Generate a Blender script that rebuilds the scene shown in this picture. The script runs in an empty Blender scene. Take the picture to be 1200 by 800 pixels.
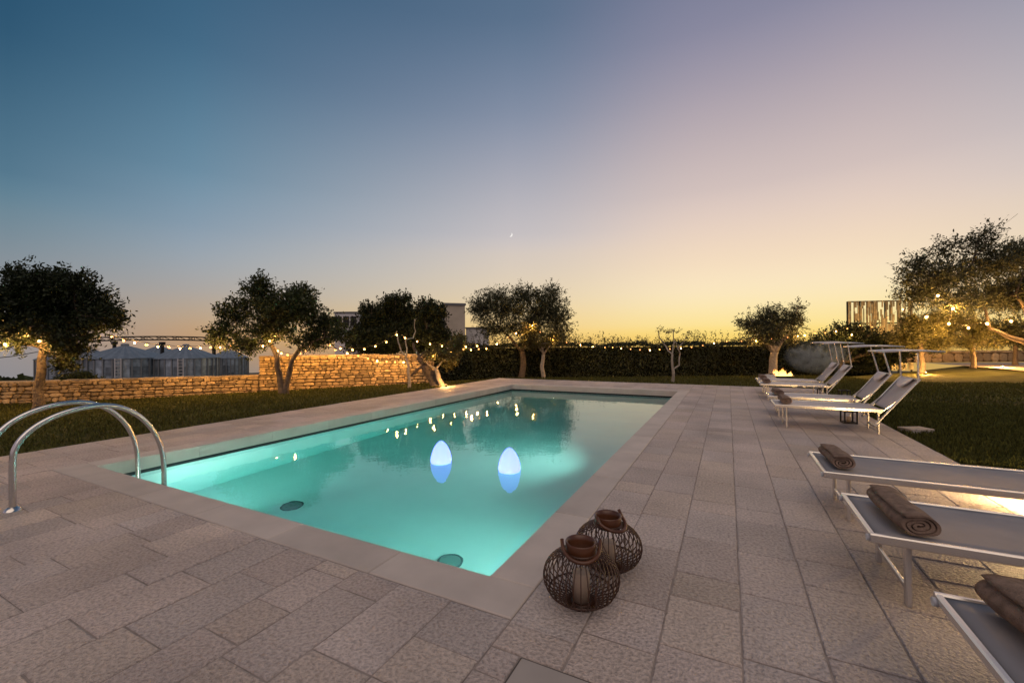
import bpy, math, random
import numpy as np
from mathutils import Vector
random.seed(7); RNG = np.random.default_rng(7)
sc = bpy.context.scene
col = sc.collection
R = math.radians
# ------------------------------------------------------------------ camera
FPX, YAW, PITCH, ROLL, CH = 495.909, R(27.015), R(0.31), R(-0.458), 1.3
FW = Vector((-math.sin(YAW) * math.cos(PITCH), math.cos(YAW) * math.cos(PITCH), math.sin(PITCH)))
_rt = Vector((math.cos(YAW), math.sin(YAW), 0)); _up = _rt.cross(FW)
RT = math.cos(ROLL) * _rt + math.sin(ROLL) * _up
UP = -math.sin(ROLL) * _rt + math.cos(ROLL) * _up
CAM = Vector((0, 0, CH))
cd = bpy.data.cameras.new("camera"); cam = bpy.data.objects.new("camera", cd); col.objects.link(cam)
cd.sensor_width = 36; cd.lens = 36 * FPX / 1200; cd.clip_end = 9000; cd.clip_start = .05
from mathutils import Matrix
m = Matrix((( RT.x, UP.x, -FW.x, 0), (RT.y, UP.y, -FW.y, 0), (RT.z, UP.z, -FW.z, CH), (0, 0, 0, 1)))
cam.matrix_world = m
sc.camera = cam
def G(px, py, z=0.0):
    d = RT * ((px - 600) / FPX) - UP * ((py - 400) / FPX) + FW
    t = (z - CH) / d.z
    return CAM + d * t
def W(px, py, depth):
    return CAM + (RT * ((px - 600) / FPX) - UP * ((py - 400) / FPX) + FW) * depth
def depth_of(p): return (p - CAM).dot(FW)
# ------------------------------------------------------------------ colour management, world
sc.view_settings.view_transform = 'Standard'; sc.view_settings.look = 'None'
sc.view_settings.exposure = 0.0; sc.view_settings.gamma = 1.0; sc.view_settings.use_curve_mapping = False
sc.render.engine = 'CYCLES'
sc.cycles.use_denoising = True
sc.cycles.max_bounces = 8; sc.cycles.diffuse_bounces = 3; sc.cycles.transmission_bounces = 6; sc.cycles.volume_bounces = 0
sc.cycles.sample_clamp_indirect = 40.0
sc.cycles.caustics_reflective = False
def lin(c):
    return tuple(((v / 255) / 12.92 if v / 255 <= .04045 else ((v / 255 + .055) / 1.055) ** 2.4) for v in c)
world = bpy.data.worlds.new("World"); sc.world = world; world.use_nodes = True
N = world.node_tree.nodes; L = world.node_tree.links; N.clear()
SKY_GAIN = 1.0
GLOW_AZ = R(5)            # glow of the set sun, right of +Y
def build_world():
    out = N.new('ShaderNodeOutputWorld'); bg = N.new('ShaderNodeBackground'); tc = N.new('ShaderNodeTexCoord')
    sep = N.new('ShaderNodeSeparateXYZ'); L.new(tc.outputs['Generated'], sep.inputs[0])
    def M(op, a, b=None, c=None, clamp=False):
        n = N.new('ShaderNodeMath'); n.operation = op; n.use_clamp = clamp
        for i, v in enumerate((a, b, c)):
            if v is None: continue
            if isinstance(v, (int, float)): n.inputs[i].default_value = v
            else: L.new(v, n.inputs[i])
        return n.outputs[0]
    x, y, z = sep.outputs
    el = M('MULTIPLY', M('ARCSINE', z), 180 / math.pi)
    hor = M('SQRT', M('ADD', M('ADD', M('MULTIPLY', x, x), M('MULTIPLY', y, y)), 1e-6))
    gx, gy = math.sin(GLOW_AZ), math.cos(GLOW_AZ)
    dot = M('DIVIDE', M('ADD', M('MULTIPLY', x, gx), M('MULTIPLY', y, gy)), hor)
    dot = M('MINIMUM', M('MAXIMUM', dot, -1.0), 1.0)
    az = M('MULTIPLY', M('ARCCOSINE', dot), 180 / math.pi)
    fac = M('DIVIDE', M('ADD', el, 10.0), 100.0, clamp=True)
    tabs = [
        (6, [(-10, (120, 105, 80)), (-1, (225, 180, 95)), (0.5, (253, 214, 105)), (2.2, (253, 228, 148)), (5.8, (252, 234, 196)), (9.5, (246, 221, 190)), (14, (230, 208, 194)), (18, (213, 195, 190)), (26.6, (174, 163, 173)), (34, (137, 137, 161)), (48, (80, 98, 130)), (90, (45, 72, 105))]),
        (32, [(-10, (110, 100, 90)), (-1, (205, 160, 95)), (0.5, (246, 200, 112)), (2.3, (244, 210, 142)), (6.2, (230, 211, 178)), (12, (212, 200, 192)), (14.5, (200, 194, 196)), (21.5, (168, 169, 181)), (28.5, (131, 143, 166)), (37.7, (86, 111, 138)), (60, (50, 82, 112)), (90, (45, 72, 105))]),
        (69, [(-10, (95, 95, 100)), (-4, (140, 138, 140)), (-0.5, (180, 145, 112)), (1.2, (194, 155, 116)), (3.2, (188, 164, 136)), (6, (171, 165, 160)), (9.6, (155, 166, 176)), (13, (135, 155, 173)), (18.5, (107, 143, 165)), (30, (60, 101, 131)), (50, (34, 72, 104)), (90, (45, 72, 105))]),
        (82, [(-10, (90, 92, 98)), (-4, (138, 138, 144)), (-0.5, (150, 142, 140)), (3, (158, 150, 145)), (7, (140, 148, 155)), (12, (104, 134, 150)), (15, (88, 124, 146)), (26, (38, 82, 112)), (45, (26, 64, 96)), (90, (45, 72, 105))]),
        (140, [(-10, (90, 86, 92)), (0, (150, 140, 145)), (8, (185, 160, 162)), (18, (165, 152, 165)), (30, (120, 125, 148)), (50, (75, 92, 120)), (90, (45, 72, 105))]),
    ]
    cols = []
    for a, stops in tabs:
        r = N.new('ShaderNodeValToRGB'); cr = r.color_ramp; cr.interpolation = 'B_SPLINE'
        while len(cr.elements) > 1: cr.elements.remove(cr.elements[-1])
        for i, (e, c) in enumerate(stops):
            p = (e + 10) / 100
            if i == 0: el_ = cr.elements[0]; el_.position = p
            else: el_ = cr.elements.new(p)
            el_.color = (*lin(c), 1)
        L.new(fac, r.inputs[0]); cols.append(r.outputs[0])
    cur = cols[0]
    for i in range(1, len(tabs)):
        mr = N.new('ShaderNodeMapRange'); mr.interpolation_type = 'SMOOTHSTEP' if i in (1, 4) else 'LINEAR'
        mr.inputs['From Min'].default_value = tabs[i - 1][0]; mr.inputs['From Max'].default_value = tabs[i][0]
        L.new(az, mr.inputs['Value'])
        mx = N.new('ShaderNodeMixRGB'); L.new(mr.outputs[0], mx.inputs[0]); L.new(cur, mx.inputs[1]); L.new(cols[i], mx.inputs[2])
        cur = mx.outputs[0]
    L.new(cur, bg.inputs[0]); bg.inputs[1].default_value = SKY_GAIN
    L.new(bg.outputs[0], out.inputs[0])
build_world()
WARM = (1.0, 0.50, 0.13)
def light(name, kind, loc, power, color, size=.05, parent=None, rot=None):
    ld = bpy.data.lights.new(name, kind); ld.energy = power; ld.color = color
    if kind == 'AREA': ld.shape = 'DISK'; ld.size = size
    else: ld.shadow_soft_size = size
    o = bpy.data.objects.new(name, ld); col.objects.link(o); o.location = loc
    if rot: o.rotation_euler = rot
    if parent is not None: o.parent = parent
    return o
# soft, very broad warm fill added behind the camera to brighten the deck
_sd = bpy.data.lights.new('fill_sun', 'SUN'); _sd.energy = 1.15; _sd.color = (1.0, .77, .58); _sd.angle = R(70)
_so = bpy.data.objects.new('fill_sun', _sd); col.objects.link(_so)
_so.rotation_euler = Vector((-.30, .55, -1.0)).to_track_quat('-Z', 'Y').to_euler()
# ------------------------------------------------------------------ materials
MATS = {}
def mat(name, base, rough=.7, metal=0., noise=0., nscale=5., bump=0., bscale=30., bdist=.01, tint=0., spec=.5, emis=None, estr=0., trans=0., alt=None, obj_coord=True):
    if name in MATS: return MATS[name]
    mt = bpy.data.materials.new(name); mt.use_nodes = True; MATS[name] = mt
    nt = mt.node_tree; n = nt.nodes; l = nt.links
    p = n['Principled BSDF']; p.inputs['Roughness'].default_value = rough; p.inputs['Metallic'].default_value = metal
    p.inputs['Specular IOR Level'].default_value = spec
    tc = n.new('ShaderNodeTexCoord'); co = tc.outputs['Object']
    cur = None
    rgb = n.new('ShaderNodeRGB'); rgb.outputs[0].default_value = (*base, 1); cur = rgb.outputs[0]
    if noise > 0 or alt is not None:
        ns = n.new('ShaderNodeTexNoise'); ns.inputs['Scale'].default_value = nscale; ns.inputs['Detail'].default_value = 6; l.new(co, ns.inputs['Vector'])
        mr = n.new('ShaderNodeMapRange'); mr.inputs['From Min'].default_value = .3; mr.inputs['From Max'].default_value = .7; l.new(ns.outputs['Fac'], mr.inputs[0])
        if alt is not None:
            mx = n.new('ShaderNodeMixRGB'); l.new(mr.outputs[0], mx.inputs[0]); l.new(cur, mx.inputs[1]); mx.inputs[2].default_value = (*alt, 1); cur = mx.outputs[0]
        if noise > 0:
            mr2 = n.new('ShaderNodeMapRange'); mr2.inputs['From Min'].default_value = .3; mr2.inputs['From Max'].default_value = .7
            mr2.inputs['To Min'].default_value = 1 - noise; mr2.inputs['To Max'].default_value = 1 + noise; l.new(ns.outputs['Fac'], mr2.inputs[0])
            vm = n.new('ShaderNodeVectorMath'); vm.operation = 'SCALE'; l.new(cur, vm.inputs[0]); l.new(mr2.outputs[0], vm.inputs['Scale']); cur = vm.outputs[0]
    if tint > 0:
        at = n.new('ShaderNodeAttribute'); at.attribute_name = 'tint'
        mr3 = n.new('ShaderNodeMapRange'); mr3.inputs['To Min'].default_value = 1 - tint; mr3.inputs['To Max'].default_value = 1 + tint; l.new(at.outputs['Fac'], mr3.inputs[0])
        vm = n.new('ShaderNodeVectorMath'); vm.operation = 'SCALE'; l.new(cur, vm.inputs[0]); l.new(mr3.outputs[0], vm.inputs['Scale']); cur = vm.outputs[0]
    l.new(cur, p.inputs['Base Color'])
    if bump > 0:
        ns2 = n.new('ShaderNodeTexNoise'); ns2.inputs['Scale'].default_value = bscale; ns2.inputs['Detail'].default_value = 4; l.new(co, ns2.inputs['Vector'])
        b = n.new('ShaderNodeBump'); b.inputs['Strength'].default_value = bump; b.inputs['Distance'].default_value = bdist
        l.new(ns2.outputs['Fac'], b.inputs['Height']); l.new(b.outputs[0], p.inputs['Normal'])
    if emis: p.inputs['Emission Color'].default_value = (*emis, 1); p.inputs['Emission Strength'].default_value = estr
    if trans > 0:
        tr = n.new('ShaderNodeBsdfTranslucent'); l.new(cur, tr.inputs[0]); ms = n.new('ShaderNodeMixShader'); ms.inputs[0].default_value = trans
        l.new(p.outputs[0], ms.inputs[1]); l.new(tr.outputs[0], ms.inputs[2]); l.new(ms.outputs[0], n['Material Output'].inputs[0])
    return mt
def paver_mat():
    mt = mat('paver_stone', (.50, .42, .37), rough=.62, bump=0, tint=.14)
    nt = mt.node_tree; n = nt.nodes; l = nt.links; p = n['Principled BSDF']
    tc = n['Texture Coordinate']
    # hue shift per slab (warm to grey) and mineral mottling
    src = p.inputs['Base Color'].links[0].from_socket
    at = n.new('ShaderNodeAttribute'); at.attribute_name = 'hue'
    mx = n.new('ShaderNodeMixRGB'); mx.blend_type = 'MULTIPLY'; mx.inputs[0].default_value = 1; l.new(src, mx.inputs[1])
    cr = n.new('ShaderNodeValToRGB'); cr.color_ramp.elements[0].color = (.985, 1, 1.035, 1); cr.color_ramp.elements[1].color = (1.025, 1, .95, 1)
    cr.color_ramp.elements.new(.5).color = (1.02, .99, 1.0, 1)
    l.new(at.outputs['Fac'], cr.inputs[0]); l.new(cr.outputs[0], mx.inputs[2])
    ns = n.new('ShaderNodeTexNoise'); ns.inputs['Scale'].default_value = 1.3; ns.inputs['Detail'].default_value = 5; l.new(tc.outputs['Object'], ns.inputs['Vector'])
    mr = n.new('ShaderNodeMapRange'); mr.inputs['From Min'].default_value = .3; mr.inputs['From Max'].default_value = .7; mr.inputs['To Min'].default_value = .82; mr.inputs['To Max'].default_value = 1.14; l.new(ns.outputs['Fac'], mr.inputs[0])
    vm = n.new('ShaderNodeVectorMath'); vm.operation = 'SCALE'; l.new(mx.outputs[0], vm.inputs[0]); l.new(mr.outputs[0], vm.inputs['Scale'])
    # hammered pits
    n2 = n.new('ShaderNodeTexNoise'); n2.inputs['Scale'].default_value = 60; n2.inputs['Detail'].default_value = 3.5; l.new(tc.outputs['Object'], n2.inputs['Vector'])
    mr2 = n.new('ShaderNodeMapRange'); mr2.inputs['From Min'].default_value = .32; mr2.inputs['From Max'].default_value = .62; mr2.inputs['To Min'].default_value = .69; mr2.inputs['To Max'].default_value = 1.17; l.new(n2.outputs['Fac'], mr2.inputs[0])
    n4 = n.new('ShaderNodeTexNoise'); n4.inputs['Scale'].default_value = .8; n4.inputs['Detail'].default_value = 7; n4.inputs['Roughness'].default_value = .7; n4.inputs['Distortion'].default_value = .5; l.new(tc.outputs['Object'], n4.inputs['Vector'])
    mr4 = n.new('ShaderNodeMapRange'); mr4.inputs['From Min'].default_value = .34; mr4.inputs['From Max'].default_value = .50; mr4.inputs['To Min'].default_value = .87; mr4.inputs['To Max'].default_value = 1.0; l.new(n4.outputs['Fac'], mr4.inputs[0])
    mm = n.new('ShaderNodeMath'); mm.operation = 'MULTIPLY'; l.new(mr4.outputs[0], mm.inputs[0]); l.new(mr2.outputs[0], mm.inputs[1])
    vm2 = n.new('ShaderNodeVectorMath'); vm2.operation = 'SCALE'; l.new(vm.outputs[0], vm2.inputs[0]); l.new(mm.outputs[0], vm2.inputs['Scale'])
    l.new(vm2.outputs[0], p.inputs['Base Color'])
    n3 = n.new('ShaderNodeTexNoise'); n3.inputs['Scale'].default_value = 140; n3.inputs['Detail'].default_value = 2; l.new(tc.outputs['Object'], n3.inputs['Vector'])
    ad = n.new('ShaderNodeMath'); ad.operation = 'MULTIPLY_ADD'; ad.inputs[1].default_value = .35; l.new(n3.outputs['Fac'], ad.inputs[0]); l.new(n2.outputs['Fac'], ad.inputs[2])
    b = n.new('ShaderNodeBump'); b.inputs['Strength'].default_value = .9; b.inputs['Distance'].default_value = .022
    l.new(ad.outputs[0], b.inputs['Height']); l.new(b.outputs[0], p.inputs['Normal'])
    return mt
M_paver = paver_mat()
M_joint = mat('joint_mortar', (.30, .245, .21), rough=.95, noise=.3, nscale=9, bump=.5, bscale=120)
M_coping = mat('coping_stone', (.50, .43, .375), rough=.65, noise=.1, nscale=3, tint=.08, bump=.25, bscale=180, bdist=.004)
M_cface = M_coping
M_plaster = mat('pool_plaster', (.50, .56, .54), rough=.6, noise=.05, nscale=1.5)
M_wband = mat('waterline_band', (.018, .022, .022), rough=.5)
M_lawn = mat('lawn_grass', (.054, .054, .013), rough=.95, noise=.55, nscale=.9, bump=.8, bscale=60, bdist=.03, spec=.1)
M_blade = mat('grass_blade', (.072, .074, .018), rough=.8, tint=.5, spec=.15, trans=.3)
M_field = mat('far_field', (.03, .032, .02), rough=.95, noise=.5, nscale=.05)
M_steel = mat('brushed_steel', (.62, .60, .57), rough=.22, metal=1, noise=.05, nscale=40)
M_alu = mat('white_aluminium', (.70, .66, .61), rough=.27, metal=.75)
M_mesh = mat('sling_fabric', (.25, .23, .23), rough=.62, bump=.5, bscale=500, bdist=.002, noise=.06, nscale=8)
M_mesh2 = mat('pale_sling_fabric', (.56, .50, .47), rough=.7, bump=.4, bscale=500, bdist=.002, noise=.06, nscale=8)
M_canopy = mat('canopy_fabric', (.80, .76, .74), rough=.8, bump=.3, bscale=300, bdist=.002, trans=.25)
M_pillow = mat('pillow_cloth', (.80, .77, .77), rough=.85, bump=.3, bscale=60, bdist=.006)
M_plug = mat('plastic_cap', (.5, .5, .52), rough=.4)
M_towel = mat('brown_towel', (.235, .165, .125), rough=.98, noise=.28, nscale=26, bump=1, bscale=190, bdist=.008, spec=.1)
M_towelp = mat('pale_towel', (.42, .37, .33), rough=.98, noise=.1, nscale=16, bump=.9, bscale=260, bdist=.006, spec=.1)
M_rattan = mat('rattan_cane', (.050, .019, .008), rough=.4, noise=.35, nscale=25, bump=.2, bscale=80)
M_wood = mat('bent_wood', (.085, .030, .012), rough=.32, noise=.3, nscale=12)
M_candle = mat('wax_candle', (.36, .27, .20), rough=.5)
M_glass = mat('thin_glass', (.55, .6, .6), rough=.08)
M_bark = mat('bark', (.10, .075, .055), rough=.95, noise=.4, nscale=12, bump=1, bscale=22, bdist=.04)
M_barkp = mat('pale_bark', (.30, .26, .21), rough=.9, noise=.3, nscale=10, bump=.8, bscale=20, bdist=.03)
M_leafd = mat('dark_leaf', (.036, .047, .014), rough=.6, spec=.25, tint=.6, trans=.22)
M_leafk = mat('deep_green_leaf', (.020, .028, .010), rough=.6, tint=.6, trans=.22, spec=.25)
M_leafo = mat('olive_leaf', (.064, .068, .034), rough=.65, spec=.25, tint=.5, trans=.28)
M_leafh = mat('hedge_leaf', (.026, .034, .012), rough=.6, tint=.6, trans=.2)
M_leafy = mat('bright_leaf', (.090, .085, .025), rough=.6, tint=.5, trans=.4)  # yellower leaf, the glow on the lit trees put into its colour
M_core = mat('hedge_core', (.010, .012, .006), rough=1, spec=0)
M_wall = mat('rubble_stone', (.40, .28, .145), rough=.9, noise=.25, nscale=9, tint=.42, bump=.9, bscale=30, bdist=.03)
M_mortar = mat('wall_mortar', (.13, .09, .05), rough=.95, noise=.3, nscale=12, bump=.8, bscale=40, bdist=.02)
M_galv = mat('galvanised_steel', (.27, .32, .37), rough=.36, metal=.5, noise=.3, nscale=3, tint=.45)
M_galvr = mat('galvanised_roof', (.20, .235, .27), rough=.5, metal=.4, noise=.15, nscale=3, tint=.12)
M_post = mat('galvanised_post', (.22, .23, .24), rough=.45, metal=.3)
M_dark = mat('dark_iron', (.02, .018, .017), rough=.5, metal=.5)
M_conc = mat('concrete_grey', (.16, .16, .17), rough=.9, noise=.15, nscale=.6, bump=.3, bscale=6)
M_beige = mat('lit_beige_face', (.46, .39, .31), rough=.9, noise=.12, nscale=.5, bump=.2, bscale=8)
M_white = mat('pale_render', (.6, .57, .56), rough=.9, noise=.1, nscale=.5)
M_slat = mat('golden_lit_slat', (.50, .36, .15), rough=.8, noise=.4, nscale=2, tint=.5)  # golden light on the screen put into the slat colour
M_gold = mat('backlit_panel', (.75, .56, .25), rough=.8, noise=.1, nscale=1)
M_path = mat('pale_gravel', (.42, .33, .24), rough=.95, noise=.2, nscale=3, bump=.6, bscale=30, bdist=.02)
M_bulb = mat('bulb_glass', (1, .8, .45), rough=.3, emis=(1.0, .34, .075), estr=2.6)
M_cable = mat('cable_rubber', (.015, .013, .012), rough=.7)
M_slabm = mat('smooth_cover_stone', (.36, .31, .27), rough=.7, noise=.08, nscale=5, bump=.2, bscale=200, bdist=.003)

def egg_mat(name, c_top, c_bot, z0, z1, strength):
    mt = bpy.data.materials.new(name); mt.use_nodes = True; n = mt.node_tree.nodes; l = mt.node_tree.links
    p = n['Principled BSDF']; p.inputs['Base Color'].default_value = (.35, .4, .5, 1); p.inputs['Roughness'].default_value = .35
    tc = n.new('ShaderNodeTexCoord'); s = n.new('ShaderNodeSeparateXYZ'); l.new(tc.outputs['Object'], s.inputs[0])
    mr = n.new('ShaderNodeMapRange'); mr.inputs['From Min'].default_value = z0; mr.inputs['From Max'].default_value = z1; l.new(s.outputs[2], mr.inputs[0])
    cr = n.new('ShaderNodeValToRGB'); cr.color_ramp.elements[0].color = (*c_bot, 1); cr.color_ramp.elements[1].color = (*c_top, 1)
    l.new(mr.outputs[0], cr.inputs[0]); l.new(cr.outputs[0], p.inputs['Emission Color']); p.inputs['Emission Strength'].default_value = strength
    return mt
# ------------------------------------------------------------------ mesh helpers
class MB:
    def __init__(s): s.v = []; s.f = []; s.t = []; s.h = []; s.sm = []
    def face(s, idx, t=.5, h=.5, sm=False): s.f.append(idx); s.t.append(t); s.h.append(h); s.sm.append(sm)
    def box(s, c, size, rot=0., t=.5, h=.5, axes=None, ch=0.):
        c = Vector(c); hx, hy, hz = [q / 2 for q in size]
        if axes is None:
            ca, sa = math.cos(rot), math.sin(rot)
            axes = (Vector((ca, sa, 0)), Vector((-sa, ca, 0)), Vector((0, 0, 1)))
        b = len(s.v)
        if ch <= 0:
            for x in (-1, 1):
                for y in (-1, 1):
                    for z in (-1, 1): s.v.append(tuple(c + axes[0] * (x * hx) + axes[1] * (y * hy) + axes[2] * (z * hz)))
            for q in ((0, 1, 3, 2), (4, 6, 7, 5), (0, 4, 5, 1), (2, 3, 7, 6), (0, 2, 6, 4), (1, 5, 7, 3)): s.face([b + i for i in q], t, h)
        else:
            # chamfered along local x : octagon section
            sec = [(hy - ch, hz), (hy, hz - ch), (hy, -hz + ch), (hy - ch, -hz), (-hy + ch, -hz), (-hy, -hz + ch), (-hy, hz - ch), (-hy + ch, hz)]
            for x in (-hx, hx):
                for (y, z) in sec: s.v.append(tuple(c + axes[0] * x + axes[1] * y + axes[2] * z))
            for i in range(8):
                j = (i + 1) % 8; s.face([b + i, b + j, b + 8 + j, b + 8 + i], t, h)
            s.face([b + i for i in range(8)][::-1], t, h); s.face([b + 8 + i for i in range(8)], t, h)
        return s
    def bar(s, a, b_, w, d, ch=0., upv=(0, 0, 1), t=.5):
        a = Vector(a); b_ = Vector(b_); x = (b_ - a); ln = x.length; x.normalize()
        u = Vector(upv); y = u.cross(x)
        if y.length < 1e-4: y = Vector((0, 1, 0))
        y.normalize(); z = x.cross(y)
        return s.box((a + b_) / 2, (ln, w, d), axes=(x, y, z), ch=ch, t=t)
    def tube(s, pts, rad, n=8, cap=True, closed=False, t=.5):
        pts = [Vector(p) for p in pts]; k = len(pts)
        if not isinstance(rad, (list, tuple)): rad = [rad] * k
        b = len(s.v); prev = None
        for i, p in enumerate(pts):
            if closed: tg = pts[(i + 1) % k] - pts[i - 1]
            else: tg = pts[min(i + 1, k - 1)] - pts[max(i - 1, 0)]
            if tg.length < 1e-9: tg = Vector((0, 0, 1))
            tg.normalize()
            if prev is None:
                u = Vector((0, 0, 1)) if abs(tg.z) < .9 else Vector((1, 0, 0))
                x = tg.cross(u).normalized()
            else:
                x = prev - tg * prev.dot(tg)
                x = x.normalized() if x.length > 1e-6 else tg.orthogonal().normalized()
            prev = x; y = tg.cross(x)
            for j in range(n):
                a = 2 * math.pi * j / n; s.v.append(tuple(p + (x * math.cos(a) + y * math.sin(a)) * rad[i]))
        for i in range(k if closed else k - 1):
            i2 = (i + 1) % k
            for j in range(n):
                j2 = (j + 1) % n; s.face([b + i * n + j, b + i * n + j2, b + i2 * n + j2, b + i2 * n + j], t, .5, True)
        if cap and not closed:
            s.face([b + j for j in range(n)][::-1], t); s.face([b + (k - 1) * n + j for j in range(n)], t)
        return s
    def lathe(s, prof, c=(0, 0, 0), n=24, t=.5, sm=True):
        b = len(s.v); c = Vector(c)
        for r, z in prof:
            for j in range(n):
                a = 2 * math.pi * j / n; s.v.append((c.x + r * math.cos(a), c.y + r * math.sin(a), c.z + z))
        for i in range(len(prof) - 1):
            for j in range(n):
                j2 = (j + 1) % n; s.face([b + i * n + j, b + i * n + j2, b + (i + 1) * n + j2, b + (i + 1) * n + j], t, .5, sm)
        return s
    def grid(s, fn, nu, nv, closed_u=False, sm=True, t=.5):
        b = len(s.v)
        for i in range(nu):
            for j in range(nv): s.v.append(tuple(fn(i / (nu if closed_u else nu - 1), j / (nv - 1))))
        for i in range(nu if closed_u else nu - 1):
            i2 = (i + 1) % nu
            for j in range(nv - 1): s.face([b + i * nv + j, b + i2 * nv + j, b + i2 * nv + j + 1, b + i * nv + j + 1], t, .5, sm)
        return s
    def build(s, name, material, parent=None, bevel=0., loc=None):
        me = bpy.data.meshes.new(name); me.from_pydata(s.v, [], s.f); me.materials.append(material)
        me.polygons.foreach_set('use_smooth', s.sm)
        for nm, arr in (('tint', s.t), ('hue', s.h)):
            at = me.attributes.new(nm, 'FLOAT', 'FACE'); at.data.foreach_set('value', arr)
        o = bpy.data.objects.new(name, me); col.objects.link(o)
        if parent is not None: o.parent = parent
        if loc is not None: o.location = loc
        if bevel:
            md = o.modifiers.new('bevel', 'BEVEL'); md.width = bevel; md.segments = 2; md.limit_method = 'ANGLE'
        return o
def quads_mesh(name, V, material, parent=None, tint=None):
    """V: (n,4,3) array of separate quads"""
    n = len(V); me = bpy.data.meshes.new(name)
    me.vertices.add(n * 4); me.vertices.foreach_set('co', V.reshape(-1).astype(np.float32))
    me.loops.add(n * 4); me.loops.foreach_set('vertex_index', np.arange(n * 4, dtype=np.int32))
    me.polygons.add(n); me.polygons.foreach_set('loop_start', np.arange(0, n * 4, 4, dtype=np.int32))
    me.update(calc_edges=True); me.validate()
    at = me.attributes.new('tint', 'FLOAT', 'FACE')
    at.data.foreach_set('value', (tint if tint is not None else RNG.random(n)).astype(np.float32))
    me.materials.append(material)
    o = bpy.data.objects.new(name, me); col.objects.link(o)
    if parent is not None: o.parent = parent
    return o
def tag(o, label=None, cat=None, group=None, kind=None):
    if label: o['label'] = label
    if cat: o['category'] = cat
    if group: o['group'] = group
    if kind: o['kind'] = kind
    return o
def thing(name, label, cat, loc=(0, 0, 0), rz=0., group=None):
    o = bpy.data.objects.new(name, None); col.objects.link(o); o.location = loc; o.rotation_euler = (0, 0, rz)
    return tag(o, label, cat, group)
def copy_tree(o, parent=None):
    c = o.copy(); col.objects.link(c)
    c.parent = parent
    for ch in [x for x in bpy.data.objects if x.parent == o]: copy_tree(ch, c)
    return c
# ------------------------------------------------------------------ numbers of the place
PX0, PX1, PY0, PY1 = -6.154, -1.204, 2.063, 12.082      # pool opening (inner edge of the coping)
DX0, DX1, DY0, DY1 = -7.78, 2.17, -4.0, 14.15            # stone deck
CW = .28
WZ = -.19
# wall line (front foot)
WA = Vector((-21.87, .675, 0)); WB = Vector((-9.0, 12.83, 0))
WDIR = (WB - WA).normalized(); WN = Vector((WDIR.y, -WDIR.x, 0))       # WN faces the pool
# ------------------------------------------------------------------ ground
def terrain_z(x, y):
    d = -((Vector((x, y, 0)) - WA).dot(WN)) - .6       # outside distance behind the wall
    d = max(d, y - 70, x - 60, -14 - y)
    g = -.03 - .03 * min(9, max(0, -7.8 - x)) - .033 * min(22, max(0, y - 14.15)) * min(1, max(0, (12 - x) / 7))
    if d <= 0: return g
    return g - .054 * d - 4.2 * (1 - math.exp(-d / 9.0))
def ground():
    xs = sorted(set([-2500, -1500, -900, -500, -300, -180, -120, -80, -60, -50, -40, -34, -30, -26, -24] + [round(-22 + .5 * i, 3) for i in range(28)] + [-7.8] + [PX0 - .1, PX1 + .1, -4, -2, 0, 2, 5, 8, 12, 16, 22, 30, 45, 60, 70, 90, 130, 200, 400, 900, 2500]))
    ys = sorted(set([-2500, -900, -400, -150, -80, -40, -20, -14, -10, -6] + [-3 + .75 * i for i in range(26)] + [PY0 - .1, PY1 + .1, 17, 18, 20, 22, 25, 28, 32, 38, 46, 56, 70, 76, 90, 120, 180, 300, 500, 900, 2500]))
    v = []; f1 = []; f2 = []
    for x in xs:
        for y in ys: v.append((x, y, terrain_z(x, y)))
    ny = len(ys)
    for i in range(len(xs) - 1):
        for j in range(ny - 1):
            mx, my = (xs[i] + xs[i + 1]) / 2, (ys[j] + ys[j + 1]) / 2
            if PX0 - .1 < mx < PX1 + .1 and PY0 - .1 < my < PY1 + .1: continue
            q = [i * ny + j, (i + 1) * ny + j, (i + 1) * ny + j + 1, i * ny + j + 1]
            (f1 if (Vector((mx, my, 0)) - WA).dot(WN) > -.6 and my < 60 and mx < 60 and my > -14 else f2).append(q)
    for nm, f, mt in (('lawn', f1, M_lawn), ('ground', f2, M_field)):
        me = bpy.data.meshes.new(nm); me.from_pydata(v, [], f); me.materials.append(mt)
        o = bpy.data.objects.new(nm, me); col.objects.link(o); tag(o, kind='structure')
ground()
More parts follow.
